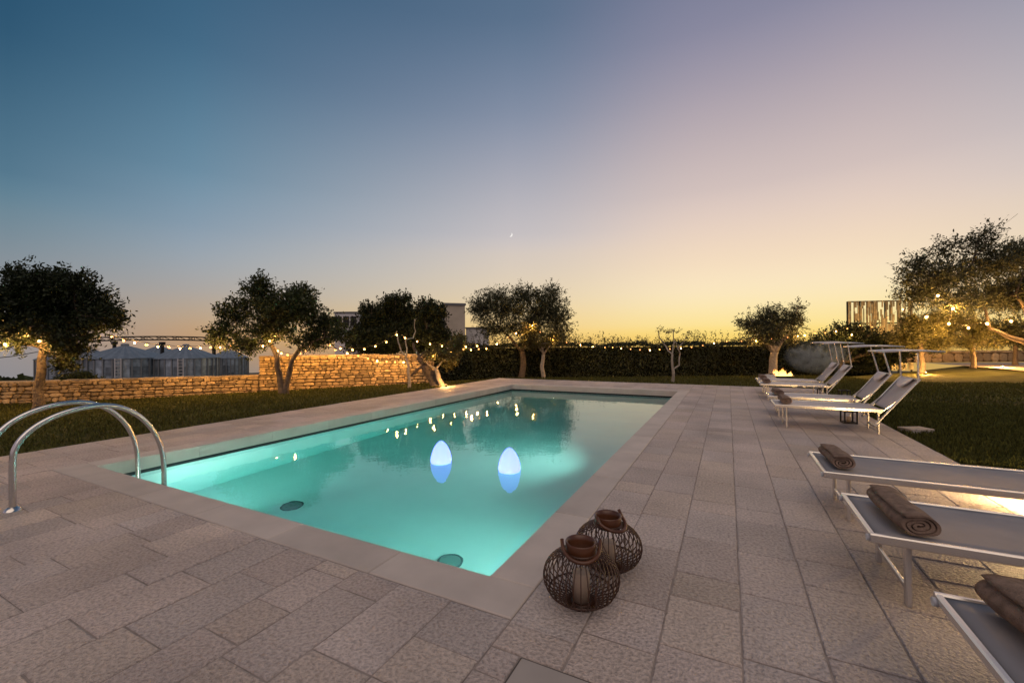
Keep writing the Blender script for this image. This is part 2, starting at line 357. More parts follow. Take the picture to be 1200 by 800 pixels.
# grass blades where the lawn is near
def grass():
    P = []
    def add(n, x0, x1, y0, y1, test=lambda x, y: True):
        x = RNG.uniform(x0, x1, n); y = RNG.uniform(y0, y1, n)
        for a, b in zip(x, y):
            if test(a, b): P.append((a, b))
    add(52000, 2.2, 7.5, 6.22, 12, lambda x, y: random.random() < 1 - .5 * (y - 6.2) / 6)
    add(16000, 2.25, 10, 12, 20)
    def inside(x, y): return (Vector((x, y, 0)) - WA).dot(WN) > .05
    add(60000, -20, DX0 - .02, 0, 14, inside)
    add(30000, -9, 5, DY1 + .03, 25)
    P = np.array(P); n = len(P)
    h = RNG.uniform(.03, .065, n); w = RNG.uniform(.004, .009, n) * (1 + .08 * np.hypot(P[:, 0], P[:, 1])); a = RNG.uniform(0, 2 * np.pi, n)
    lx = RNG.normal(0, .02, n); ly = RNG.normal(0, .02, n)
    tz = np.array([terrain_z(a_, b_) for a_, b_ in P[:, :2]]) + .03
    V = np.zeros((n, 4, 3)); dx = np.cos(a) * w; dy = np.sin(a) * w
    V[:, 0] = np.stack([P[:, 0] - dx, P[:, 1] - dy, np.full(n, -.035)], 1); V[:, 1] = np.stack([P[:, 0] + dx, P[:, 1] + dy, np.full(n, -.035)], 1)
    V[:, 2] = np.stack([P[:, 0] + lx + dx * .2, P[:, 1] + ly + dy * .2, -.03 + h], 1); V[:, 3] = np.stack([P[:, 0] + lx - dx * .2, P[:, 1] + ly - dy * .2, -.03 + h], 1)
    V[:, :, 2] += tz[:, None]
    o = quads_mesh('grass', V, M_blade); tag(o, 'short dark green lawn grass around the stone deck', 'grass', kind='stuff')
grass()
# ------------------------------------------------------------------ deck: hand laid slabs in strips running along the pool
HX0, HY1, HS = -.782, 1.59, .42        # access cover in the deck
def deck():
    mb = MB()
    hole = (PX0 - CW, PX1 + CW, PY0 - CW, PY1 + CW)
    def slab(x0, x1, y0, y1):
        g = .0035; x0 += g; x1 -= g; y0 += g; y1 -= g
        if x1 - x0 < .03 or y1 - y0 < .03: return
        z = random.uniform(-.0015, .001); c = .005; b = len(mb.v)
        t = min(1, max(0, random.gauss(.5, .24))); h = random.random()
        if random.random() < .07: t = random.uniform(.0, .22)
        j = lambda: random.uniform(-.003, .003)
        o = [(x0 + j(), y0 + j()), (x1 + j(), y0 + j()), (x1 + j(), y1 + j()), (x0 + j(), y1 + j())]
        tl = [random.uniform(-.001, .001) for _ in range(4)]
        for (x, y) in o: mb.v.append((x, y, -.02))
        for (x, y) in o: mb.v.append((x, y, z - .0035))
        for k, (x, y) in enumerate(o):
            mb.v.append((x + (c if x < (x0 + x1) / 2 else -c), y + (c if y < (y0 + y1) / 2 else -c), z + tl[k]))
        for k in range(4):
            k2 = (k + 1) % 4
            mb.face([b + k, b + k2, b + 4 + k2, b + 4 + k], t * .4, h); mb.face([b + 4 + k, b + 4 + k2, b + 8 + k2, b + 8 + k], t * .8, h)
        mb.face([b + 8, b + 9, b + 10, b + 11], t, h)
    def strip(x0, x1, ya, yb):
        y = ya + random.uniform(-.4, 0)
        while y < yb:
            ln = random.choice([.26, .32, .38, .44, .5, .5, .56, .64]) * random.uniform(.94, 1.06)
            a, b = max(y, ya), min(y + ln, yb)
            if yb - b < .1: b = yb
            if b - a > .06:
                # keep the access cover free
                if x1 > HX0 and x0 < HX0 + HS and b > HY1 - HS and a < HY1:
                    segs = []
                    if a < HY1 - HS: segs.append((x0, x1, a, HY1 - HS))
                    if b > HY1: segs.append((x0, x1, HY1, b))
                    ya_, yb_ = max(a, HY1 - HS), min(b, HY1)
                    if x0 < HX0: segs.append((x0, HX0, ya_, yb_))
                    if x1 > HX0 + HS: segs.append((HX0 + HS, x1, ya_, yb_))
                    for q in segs:
                        if q[1] - q[0] > .02 and q[3] - q[2] > .02: slab(*q)
                else: slab(x0, x1, a, b)
            if b >= yb: break
            y += ln
    edges = [hole[1], -.6, -.28, .043, .35, .655, .97, 1.31, 1.6, 1.9, DX1]
    for a, b in zip(edges[:-1], edges[1:]): strip(a, b, DY0, DY1)
    ex = [DX1 + .31 * i for i in range(15)]
    for a, b in zip(ex[:-1], ex[1:]): strip(a, b, DY0, 6.1)
    x = hole[1]
    while x > DX0 + .05:
        w = random.choice([.27, .31, .31, .34]); a = max(x - w, DX0)
        if a - DX0 < .12: a = DX0
        if a >= hole[0] - 1e-6 or x > hole[0]:
            if a < hole[0] < x: a = hole[0]
            if x > hole[0]:
                strip(a, x, DY0, hole[2]); strip(a, x, hole[3], DY1)
            else: strip(a, x, DY0, DY1)
        else: strip(a, x, DY0, DY1)
        x = a
    o = mb.build('deck_paving', M_paver); tag(o, kind='structure')
    # bedding under the slabs (four sheets round the pool)
    mb = MB()
    for x0, x1, y0, y1 in ((DX0, hole[0], DY0, DY1), (hole[1], DX1, DY0, DY1), (hole[0], hole[1], DY0, hole[2]), (hole[0], hole[1], hole[3], DY1), (DX1, 6.5, DY0, 6.1)):
        mb.box(((x0 + x1) / 2, (y0 + y1) / 2, -.055), (x1 - x0, y1 - y0, .10))
    tag(mb.build('deck_bedding', M_joint), kind='structure')
deck()
# coping
def coping():
    mb = MB()
    def cs(x0, x1, y0, y1):
        g = .002; t = random.random(); x0 += g; x1 -= g; y0 += g; y1 -= g; c = .006; b = len(mb.v); zt = .003 + random.uniform(-.0006, .0006)
        for z, i in ((-.145, 0), (zt - c, 0), (zt, c)):
            for x, y in ((x0 + i, y0 + i), (x1 - i, y0 + i), (x1 - i, y1 - i), (x0 + i, y1 - i)): mb.v.append((x, y, z))
        mb.face([b + 3, b + 2, b + 1, b], t)
        for k in range(4):
            k2 = (k + 1) % 4
            mb.face([b + k, b + k2, b + 4 + k2, b + 4 + k], t); mb.face([b + 4 + k, b + 4 + k2, b + 8 + k2, b + 8 + k], t)
        mb.face([b + 8, b + 9, b + 10, b + 11], t)
    def run(a, b, n): 
        for i in range(n): yield a + (b - a) * i / n, a + (b - a) * (i + 1) / n
    for a, b in run(PX0 - CW, PX1 + CW, 6): cs(a, b, PY0 - CW, PY0); cs(a, b, PY1, PY1 + CW)
    for a, b in run(PY0, PY1, 10): cs(PX0 - CW, PX0, a, b); cs(PX1, PX1 + CW, a, b)
    tag(mb.build('pool_coping', M_coping), kind='structure')
coping()
# pool shell, water
PD = -1.55
def pool():
    mb = MB(); e = .03; x0, x1, y0, y1 = PX0 - e, PX1 + e, PY0 - e, PY1 + e
    b = len(mb.v)
    for z in (PD, -.205):
        for x, y in ((x0, y0), (x1, y0), (x1, y1), (x0, y1)): mb.v.append((x, y, z))
    mb.face([0, 1, 2, 3])
    for k in range(4): mb.face([k, 4 + k, 4 + (k + 1) % 4, (k + 1) % 4])
    tag(mb.build('pool_shell', M_plaster), kind='structure')
    mb = MB()
    for z in (-.205, -.145):
        for x, y in ((x0, y0), (x1, y0), (x1, y1), (x0, y1)): mb.v.append((x, y, z))
    for k in range(4): mb.face([k, 4 + k, 4 + (k + 1) % 4, (k + 1) % 4])
    tag(mb.build('waterline_strip', M_wband), kind='structure')  # dark strip round the pool wall at the waterline
    # water body
    mt = bpy.data.materials.new('pool_water'); mt.use_nodes = True; n = mt.node_tree.nodes; l = mt.node_tree.links; n.clear()
    out = n.new('ShaderNodeOutputMaterial'); g = n.new('ShaderNodeBsdfGlass'); g.inputs['IOR'].default_value = 1.333; g.inputs['Roughness'].default_value = 0
    tc = n.new('ShaderNodeTexCoord'); mp = n.new('ShaderNodeMapping'); mp.inputs['Scale'].default_value = (1, 1.0, 1); l.new(tc.outputs['Object'], mp.inputs[0])
    n1 = n.new('ShaderNodeTexNoise'); n1.inputs['Scale'].default_value = 2.2; n1.inputs['Detail'].default_value = 2.5; l.new(mp.outputs[0], n1.inputs['Vector'])
    n2 = n.new('ShaderNodeTexNoise'); n2.inputs['Scale'].default_value = 9; n2.inputs['Detail'].default_value = 1.5; l.new(mp.outputs[0], n2.inputs['Vector'])
    ma = n.new('ShaderNodeMath'); ma.operation = 'MULTIPLY_ADD'; ma.inputs[1].default_value = .16; l.new(n2.outputs['Fac'], ma.inputs[0]); l.new(n1.outputs['Fac'], ma.inputs[2])
    bp = n.new('ShaderNodeBump'); bp.inputs['Strength'].default_value = .25; bp.inputs['Distance'].default_value = .018; l.new(ma.outputs[0], bp.inputs['Height']); l.new(bp.outputs[0], g.inputs['Normal'])
    va = n.new('ShaderNodeVolumeAbsorption'); va.inputs['Color'].default_value = (0, .87, .83, 1); va.inputs['Density'].default_value = .34
    l.new(g.outputs[0], out.inputs['Surface']); l.new(va.outputs[0], out.inputs['Volume'])
    mb = MB(); q = .06
    mb.box(((PX0 + PX1) / 2, (PY0 + PY1) / 2, (WZ + PD - .05) / 2), (PX1 - PX0 + 2 * q, PY1 - PY0 + 2 * q, WZ - PD + .05))
    tag(mb.build('pool_water', mt), kind='structure')
    # underwater lamps set in the right-hand long wall and the near wall
    M_lens = mat('lamp_lens', (.9, .95, .95), rough=.3, emis=(.85, 1, .9), estr=8)
    for i, (x, y, ry) in enumerate(((PX1 + .02, 3.0, 0), (PX1 + .02, 6.3, 0), (PX0 + 1.5, PY0 - .02, 1))):
        lb = ['round underwater lamp near the front right corner of the pool', 'round underwater lamp halfway along the right pool wall', 'round underwater lamp in the near pool wall below the handrails'][i]
        t = thing('pool_lamp', lb, 'pool lamp', (x, y, -.65), 0, 'lamps inside the pool')
        d = Vector((-1, 0, 0)) if not ry else Vector((0, 1, 0))
        mb = MB(); mb.tube([Vector((0, 0, 0)), d * .03], .13, 20); mb.build('lens', M_lens, t)
        mb = MB(); mb.tube([Vector((0, 0, 0)) , d * .02], .16, 20); mb.build('rim', M_steel, t)
        lo = light('pool_light', 'AREA', (0, 0, 0), POOL_W[i], (.86, 1.0, .92), .3, t)
        lo.location = d * .06; lo.rotation_euler = (d + (Vector((0, .1, -.45)) if i == 0 else Vector((0, 0, .12)) if i == 1 else Vector((-1.0, 0, .2)))).to_track_quat('-Z', 'Y').to_euler(); lo.data.spread = R(140 if i == 0 else 115)
    # main drains
    mb = MB(); mb.lathe([(0, .012), (.09, .012), (.105, .006), (.12, 0)], n=28)
    dr = mb.build('cover', mat('drain_grey', (.10, .15, .14), rough=.6))
    for i, x in enumerate((-2.42, -4.75)):
        t = thing('pool_drain', ['round drain on the pool floor close to the front right corner', 'round drain on the pool floor nearer the handrails'][i], 'drain', (x, 3.38, PD + .003), 0, 'drains on the pool floor')
        o = dr if i == 0 else dr.copy()
        if i: col.objects.link(o)
        o.parent = t
        mr_ = MB(); mr_.tube([(math.cos(a) * .12, math.sin(a) * .12, .008) for a in [k * math.pi / 16 for k in range(32)]], .012, 6, closed=True); mr_.build('rim', mat('drain_rim', (.05, .08, .08)), t)
POOL_W = (58, 62, 50)
pool()
# floating egg lamps
def egg(px, py, label, rz, bottom):
    p = G(px, py, WZ); r = .135
    t = thing('floating_egg_lamp', label, 'egg lamp', (p.x, p.y, WZ), rz, 'glowing egg lamps floating on the pool')
    prof = []
    for i in range(26):
        a = i / 25                         # 0 at waterline .. 1 top
        z = .27 * a; w = r * (1.0 - a ** 2.1) ** .62 * (1 - .10 * a)
        if a < .12: w *= .93 + .07 * math.sin(a / .12 * math.pi / 2)
        prof.append((max(w, .0008), z))
    mb = MB(); mb.lathe([(r * .90, -.02)] + prof, n=40)
    mb.build('shade', egg_mat('egg_glow', (.32, .56, 3.0), (.54, .68, 3.4), .02, .27, 1.0), t)
    prof = [(r * .90, -.02)] + [(max(r * .94 * math.sqrt(max(0, 1 - (k / 12) ** 2.2)), .0005), -.02 - .07 * k / 12) for k in range(1, 13)]
    mb = MB(); mb.lathe(prof, n=40); mb.build('reflection_base', bottom, t)  # submerged underside, its blue glow imitates the egg's reflection in the water
    light('egg_light', 'POINT', (0, 0, .33), .0, (.5, .6, 1), .1, t) if False else None
reflection_glow = egg_mat('egg_reflection_glow', (.02, .42, 1.2), (.02, .42, 1.2), -.2, 0, .8)
egg(517, 541, 'left one of two glowing white egg lamps on the water', 0, reflection_glow)
egg(597, 551, 'right one of two glowing white egg lamps, nearer the deck', 1, reflection_glow)
# handrails
def ladder():
    t = thing('pool_handrail', 'polished steel pool ladder with two arched handrails over the coping', 'pool ladder', (-5.38, 1.6, 0))
    def rail(x):
        pts = [(x, -.40, 0.0), (x, -.40, .2), (x, -.40, .38)]
        for k in range(1, 20):
            a = math.pi * (1 - k / 20); ry = .36 if a > math.pi / 2 else .70
            pts.append((x, .11 + .51 * math.cos(a), (.41 if ry < .5 else .07) + ry * math.sin(a)))
        pts += [(x, .62, 0), (x, .62, -.6), (x, .62, -1.1)]
        # smooth
        P = [Vector(q) for q in pts]
        for _ in range(2):
            Q = [P[0]]
            for i in range(len(P) - 1): Q += [P[i] * .75 + P[i + 1] * .25, P[i] * .25 + P[i + 1] * .75]
            Q.append(P[-1]); P = Q
        return MB().tube(P, .0215, 14)
    for x in (-.26, .28): 
        r = rail(x).build('handrail', M_steel, t)
        fb = MB(); fb.lathe([(.0225, .03), (.03, .028), (.052, .008), (.055, .0)], (x, -.40, .002), 20); fb.build('floor_flange', M_steel, r)
    for z in (-.35, -.62, -.89):
        mb = MB(); mb.box((.01, .655, z), (.5, .09, .03), ch=.008); mb.build('step', M_steel, t)
ladder()
# access cover
def cover():
    t = thing('deck_access_cover', 'smooth pale square stone access cover set in the rough deck', 'access cover', (HX0 + HS / 2, HY1 - HS / 2, 0))
    MB().box((0, 0, -.012), (HS - .022, HS - .022, .03)).build('lid', M_slabm, t, bevel=.003)
    mb = MB()
    for sx, sy, w, d in ((0, 1, HS, .006), (0, -1, HS, .006), (1, 0, .006, HS - .013), (-1, 0, .006, HS - .013)): mb.box((sx * (HS / 2 - .006), sy * (HS / 2 - .006), -.013), (w - .012 if sx == 0 else w, d, .022))
    mb.build('frame', mat('cover_gap', (.09, .075, .065), rough=.9), t)
cover()
# ------------------------------------------------------------------ rattan lanterns
def lantern(x, y, rz, label, hv):
    t = thing('rattan_lantern', label, 'lantern', (x, y, 0), rz, 'rattan lanterns beside the pool')
    Rr = .188; H = .255
    def prof(u):           # u 0 bottom .. 1 neck
        a = -math.pi / 2 * .86 + u * (math.pi / 2 * .86 + math.pi / 2 * .785)
        return Rr * math.cos(a) ** .9, H / 2 + .012 + (H / 2) * math.sin(a) / math.sin(math.pi / 2 * .86)
    mb = MB(); n = 34
    for k in range(n):
        a0 = 2 * math.pi * k / n
        mode = 0 if math.cos(a0 + rz + 1.26) > .72 else 1
        for sgn in ((0,) if mode == 0 else (1, -1)):
            pts = []
            for i in range(15):
                u = i / 14; r, z = prof(u); tw = sgn * .75 * math.sin(math.pi * min(1, max(0, u)) ) 
                pts.append((r * math.cos(a0 + tw), r * math.sin(a0 + tw), z))
            mb.tube(pts, .0030, 5)
    mb.build('woven_cage', M_rattan, t)
    mb = MB()
    for u, rr in ((.30, .0045), (.0, .006), (.985, .006)):
        r, z = prof(u); MB().tube([(r * math.cos(a), r * math.sin(a), z) for a in [2 * math.pi * k / 40 for k in range(40)]], rr, 7, closed=True).build('hoop', M_rattan, t)
    pass
    rn, zn = prof(1)
    mb = MB(); mb.lathe([(rn - .004, zn - .02), (rn + .004, zn), (rn + .004, zn + .015), (rn + .008, zn + .044), (rn + .005, zn + .050), (rn - .003, zn + .045), (rn - .008, zn + .02), (rn - .010, zn - .02)], n=40)
    mb.build('neck_ring', M_wood, t)
    mb = MB(); pts = []
    for k in range(13):          # bent handle folded down round the neck
        a = math.pi * k / 12; r = rn + .020
        pts.append((r * math.cos(a + .0) * 1.05, -r * math.sin(a) * 1.15, zn + .045 - .055 * math.sin(a) ** .7 + (.012 if k in (0, 12) else 0)))
    mb.tube(pts, .0095, 8); mb.build('handle', M_wood, t)
    r0 = .042
    c = MB().lathe([(.0005, .02), (r0, .02), (r0, .155), (r0 - .004, .16), (.0005, .157)], n=24).build('candle', M_candle, t)
    MB().tube([(0, 0, .157), (.002, 0, .172)], .0015, 5).build('wick', M_dark, c)
    MB().lathe([(.055, .012), (.055, .18), (.058, .24), (.055, .245), (.0535, .24), (.0525, .18), (.0525, .014)], n=28)
    b = MB().lathe([(.0005, .004), (.075, .004), (.078, .012), (.0005, .016)], n=24); b.build('base_plate', M_rattan, t)
lantern(-.665, 2.045, .4, 'round rattan lantern standing in front, nearer the camera', 0)
lantern(-.625, 2.425, 1.1, 'round rattan lantern behind the nearer one, at the pool edge', 1)
# ------------------------------------------------------------------ sun loungers
def make_lounger(label, back=True, pale=False):
    """local: x from foot (0) towards the head, y across, z up"""
    t = thing('sun_lounger', label, 'sun lounger', (0, 0, 0), 0, 'sun loungers in a row on the deck')
    Wd = .65; zt = .36; L0 = 1.27
    fab = M_mesh2 if pale else M_mesh
    mb = MB()
    for s in (-1, 1): mb.bar((0, s * (Wd / 2 - .012), zt - .024), (L0 if back else 1.9, s * (Wd / 2 - .012), zt - .024), .024, .046, ch=.006)
    mb.bar((.012, -Wd / 2 + .0245, zt - .02), (.012, Wd / 2 - .0245, zt - .02), .024, .036, ch=.006)
    fr = mb.build('frame', M_alu, t)
    for s in (-1, 1):
        MB().tube([(-.012, s * (Wd / 2 - .03), zt - .03), (.004, s * (Wd / 2 - .03), zt - .03)], .016, 10).build('corner_cap', M_plug, fr)
    Lf = L0 if back else 1.9
    mb = MB()
    def sl(u, v):
        y = (v - .5) * (Wd - .052); sag = -.010 * math.sin(math.pi * v) * (1 - .8 * abs(2 * u - 1) ** 6) + .0012 * math.sin(u * 43 + v * 5)
        return (.026 + u * (Lf - .03), y, zt - .008 + sag)
    mb.grid(sl, 30, 9); so = mb.build('sling', fab, t)
    md = so.modifiers.new('solid', 'SOLIDIFY'); md.thickness = .003
    for x in ((.16, 1.24) if back else (.16, 1.6)):
        for s in (-1, 1): MB().bar((x, s * .235, 0.004), (x, s * .235, zt - .048), .044, .022, ch=.004, upv=(1, 0, 0)).build('leg', M_alu, t)
        MB().bar((x, -.224, .085), (x, .224, .085), .014, .028, ch=.003).build('leg_brace', M_alu, t)
        mb = MB(); mb.bar((x, -Wd / 2 + .026, zt - .038), (x, Wd / 2 - .026, zt - .038), .03, .018, ch=.003)
        mb.build('cross_bar', M_alu, t)
    if back:
        p0 = Vector((1.20, 0, .17)); p1 = Vector((1.655, 0, .785)); d = (p1 - p0); 
        bk = MB()
        for s in (-1, 1): bk.bar(p0 + Vector((0, s * (Wd / 2 + .008), 0)), p1 + Vector((0, s * (Wd / 2 + .008), 0)), .018, .040, ch=.005, upv=(0, 1, 0))
        bk.bar(p1 + Vector((0, -Wd / 2, 0)) - d.normalized() * .015, p1 + Vector((0, Wd / 2, 0)) - d.normalized() * .015, .026, .022, ch=.004)
        bko = bk.build('back_frame', M_alu, t)
        mb = MB()
        def bs(u, v):
            q = p0 + d * (.30 + .68 * u); nrm = Vector((-d.z, 0, d.x)).normalized() * -1
            return q + Vector((0, (v - .5) * (Wd - .02), 0)) + nrm * (.018 * math.sin(math.pi * v) + .003 * math.sin(9 * u + 3 * v))
        mb.grid(bs, 14, 9); o = mb.build('back_sling', fab, t); md = o.modifiers.new('solid', 'SOLIDIFY'); md.thickness = .003
        # headrest pillow: half round, hung on the upper edge
        mb = MB(); nn = Vector((-d.z, 0, d.x)).normalized(); dn = d.normalized()
        def pil(u, v):
            a = 2 * math.pi * u; rr = math.sin(math.pi * v)
            yy = (v - .5) * .42
            hh = .17 * (1 - abs(2 * v - 1) ** 2.2) + .002
            q = p1 - dn * (.015 + hh / 2) + dn * (hh / 2) * math.cos(a) + nn * (.035 * (rr ** .5) * math.sin(a) + .030)
            return q + Vector((0, yy, 0))
        mb.grid(pil, 16, 15, closed_u=True); mb.build('headrest_pillow', M_pillow, t)
        # struts and pivot
        for s in (-1, 1):
            MB().bar((1.24, s * (Wd / 2 - .03), zt - .06), (1.46, s * (Wd / 2 - .01), .515), .012, .012).build('strut', M_alu, t)
            MB().tube([p0 + Vector((0, s * (Wd / 2 - .004), 0)), p0 + Vector((0, s * (Wd / 2 + .022), 0))], .022, 12).build('pivot', M_plug, t)
        # canopy on two posts
        lean = make_lounger.lean; hz = make_lounger.rise
        q = p1 - dn * .02
        top = Vector((1.655 + lean, 0, 1.135 + hz))
        cn = None
        mb = MB()
        cx0, cx1 = top.x - .36, top.x + .26
        def cp(u, v):
            return (cx0 + .012 + u * (cx1 - cx0 - .024), (v - .5) * (Wd + .0), 1.160 + hz - .012 * math.sin(math.pi * u) * math.sin(math.pi * v) + .02 * math.sin(math.pi * u))
        mb.grid(cp, 12, 8); cn = mb.build('canopy', M_canopy, t); md = cn.modifiers.new('solid', 'SOLIDIFY'); md.thickness = .022
        mb = MB()
        for s in (-1, 1):
            mb.tube([(cx0, s * (Wd / 2 + .01), 1.148 + hz), ((cx0 + cx1) / 2, s * (Wd / 2 + .01), 1.168 + hz), (cx1, s * (Wd / 2 + .01), 1.148 + hz)], .011, 8)
        for x in (cx0, cx1): mb.tube([(x, -Wd / 2 - .01, 1.148 + hz), (x, Wd / 2 + .01, 1.148 + hz)], .011, 8)
        mb.build('canopy_frame', M_alu, cn)
        for s in (-1, 1): MB().bar(q + Vector((0, s * (Wd / 2 - .012), 0)), top + Vector((0, s * (Wd / 2 - .012), 0)), .018, .032, ch=.004, upv=(0, 1, 0)).build('canopy_post', M_alu, t)
    return t
def lab(s): return s
FX = .615
rows = [  # y centre, label, lean, back, pale
    (1.82, 'closest sun lounger, only its corner in view at bottom right', 0, False, False),
    (2.965, 'second nearest sun lounger, long rail crossing the right edge', 0, False, False),
    (4.08, 'third nearest sun lounger, warm light glowing on the deck behind it', 0, False, False),
    (7.79, 'raised sun lounger nearest to us in the far row', -.02, True, True),
    (8.92, 'raised sun lounger second in the far row, canopy tilted forward', -.11, True, True),
    (11.35, 'raised sun lounger third in the far row, beyond the black lantern', -.07, True, True),
    (12.5, 'last raised sun lounger of the far row, closest to the fire bowl', -.09, True, True),
]
for i, (yc, lb, lean, back, pale) in enumerate(rows):
    make_lounger.lean = lean; make_lounger.rise = {4: .055, 5: .10, 6: .115}.get(i, 0)
    t = make_lounger(lb, back, pale); t.location = (FX + (.03 if i > 4 else .055 if i == 0 else 0) + random.uniform(-.01, .01), yc, 0); t.rotation_euler[2] = R(random.uniform(-.6, .6))
    if i == 2: t.location.x = .61; t.rotation_euler[2] = 0
# rolled towels lying across the foot ends
def spiral_roll(label, x, y, z, length, a, b, rz, mt=M_towel):
    t = thing('rolled_towel', label, 'towel', (x, y, z), rz, 'rolled towels on the foot ends of the loungers')
    mb = MB(); nt_ = 100; turns = 3.3
    # thick spiral strip: the two skins of the cloth
    def rad(th): return .18 + .82 * th / (2 * math.pi * turns)
    th_c = .30 * .82 / turns
    P = []; 
    for side in (1, 0):
        rng_ = range(nt_) if side else range(nt_ - 1, -1, -1)
        for i in rng_:
            th = 2 * math.pi * turns * i / (nt_ - 1); r = rad(th) - (0 if side else th_c * 1.0 * 2.2)
            r = max(r, .03)
            P.append((a * r * math.cos(th + .4), b * r * math.sin(th + .4)))
    k = len(P); nl = 14; base = len(mb.v)
    for j in range(nl):
        u = j / (nl - 1); yy = (u - .5) * length
        sc_ = 1 - .05 * abs(2 * u - 1) ** 6 + .018 * math.sin(u * 9 + x * 7); off = .006 * math.sin(u * 5 + y * 3)
        for (px_, pz_) in P:
            wob = .003 * math.sin(px_ * 60 + u * 11)
            mb.v.append((px_ * sc_ + off, yy + .004 * math.sin(pz_ * 70 + x), max(pz_ * sc_ + b + wob, .001)))
    for j in range(nl - 1):
        for i in range(k):
            i2 = (i + 1) % k; mb.face([base + j * k + i, base + j * k + i2, base + (j + 1) * k + i2, base + (j + 1) * k + i], .5, .5, True)
    for j in (0, nl - 1):            # end faces between the skins
        for i in range(nt_ - 1):
            i_in = k - 1 - i
            q = [base + j * k + i, base + j * k + i + 1, base + j * k + i_in - 1, base + j * k + i_in]
            mb.face(q if j else q[::-1])
    mb.build('cloth', mt, t)
    # woven band along the towel, a sewn border
    return t
TY = .0
zt = .353
spiral_roll('rolled brown towel largest in view, on the closest lounger', .88, 1.84, zt, .52, .108, .066, R(4))
spiral_roll('rolled brown towel on the second nearest lounger', .795, 2.93, zt, .48, .092, .058, R(3))
spiral_roll('rolled brown towel on the third nearest lounger', .74, 4.08, zt, .42, .088, .054, R(2))
for i, y in enumerate((7.76, 8.88, 11.33, 12.48)):
    spiral_roll(['small rolled brown towel on the nearest raised lounger', 'small rolled brown towel on the second raised lounger', 'small rolled brown towel on the third raised lounger', 'small rolled brown towel on the last raised lounger'][i], FX + .16, y, zt, .44, .088, .056, R(2))
# black frame lanterns on the deck between the loungers
def frame_lantern(x, y, label):
    t = thing('frame_lantern', label, 'lantern', (x, y, 0), R(8), 'black frame lanterns between the loungers')
    s, h = .08, .19; mb = MB()
    for a in (-1, 1):
        for b in (-1, 1): mb.bar((a * s, b * s, 0.001), (a * s, b * s, h), .018, .018)
    for z in (.012, h): 
        for a in (-1, 1): mb.bar((-s - .009, a * s, z + .001), (s + .009, a * s, z + .001), .02, .02); mb.bar((a * s, -s + .011, z), (a * s, s - .011, z), .02, .018)
    mb.box((0, 0, .008), (.13, .13, .012))
    mb.build('frame', M_dark, t)
    MB().lathe([(.0005, .015), (.03, .015), (.03, .10), (.0005, .105)], n=16).build('candle', M_candle, t)
frame_lantern(1.70, 8.42, 'black square frame lantern under the nearer pair of raised loungers')
frame_lantern(2.33, 11.9, 'black square frame lantern between the two farther raised loungers')
frame_lantern(1.95, 12.0, 'black square frame lantern standing a little left of its twin')
def rock():
    p = W(899, 439.6, 16.2); mb = MB()
    def f(u, v):
        a = 2 * math.pi * u; b = math.pi * v - math.pi / 2; k = 1 + .09 * math.sin(3 * a + 4 * b) + .06 * math.sin(7 * a + 2 * b + 1)
        return (.34 * k * math.cos(a) * math.cos(b), .24 * k * math.sin(a) * math.cos(b), .10 + .13 * k * math.sin(b) + .03 * math.cos(a) * math.cos(b))
    mb.grid(f, 26, 14, closed_u=True); o = mb.build('garden_rock', mat('pale_limestone', (.46, .42, .38), rough=.9, noise=.2, nscale=8, bump=.8, bscale=20, bdist=.03)); o.location = (p.x, p.y, terrain_z(p.x, p.y)); o.rotation_euler[2] = YAW + .2
    tag(o, 'low pale rock on the grass just left of the fire bowl', 'rock')
rock()
# low deck lamp whose glow falls behind the third lounger (just outside the frame)
def deck_lamp():
    t = thing('deck_lamp', 'low round lamp on the deck behind the third nearest lounger', 'lamp', (2.14, 4.78, 0))
    MB().lathe([(.0005, .10), (.075, .10), (.08, .105), (.08, .12), (.0005, .135)], n=24).build('cap', M_dark, t)
    MB().lathe([(.05, .0), (.05, .02)], n=20).build('base', M_dark, t)
    mb = MB()
    for k in range(4): a = k * math.pi / 2 + .5; mb.bar((.045 * math.cos(a), .045 * math.sin(a), .02), (.045 * math.cos(a), .045 * math.sin(a), .1), .008, .008)
    mb.build('stem', M_dark, t)
    light('lamp_light', 'POINT', (0, 0, .065), 95, (1.0, .64, .26), .02, t)
deck_lamp()
# flat stone in the lawn
p = G(1073, 503.5)
tag(MB().box((0, 0, 0), (.34, .22, .06), rot=.5).build('lawn_access_slab', M_slabm, bevel=.004, loc=(p.x, p.y, -.0)), 'small pale flat slab lying in the dark lawn beside the loungers', 'slab')
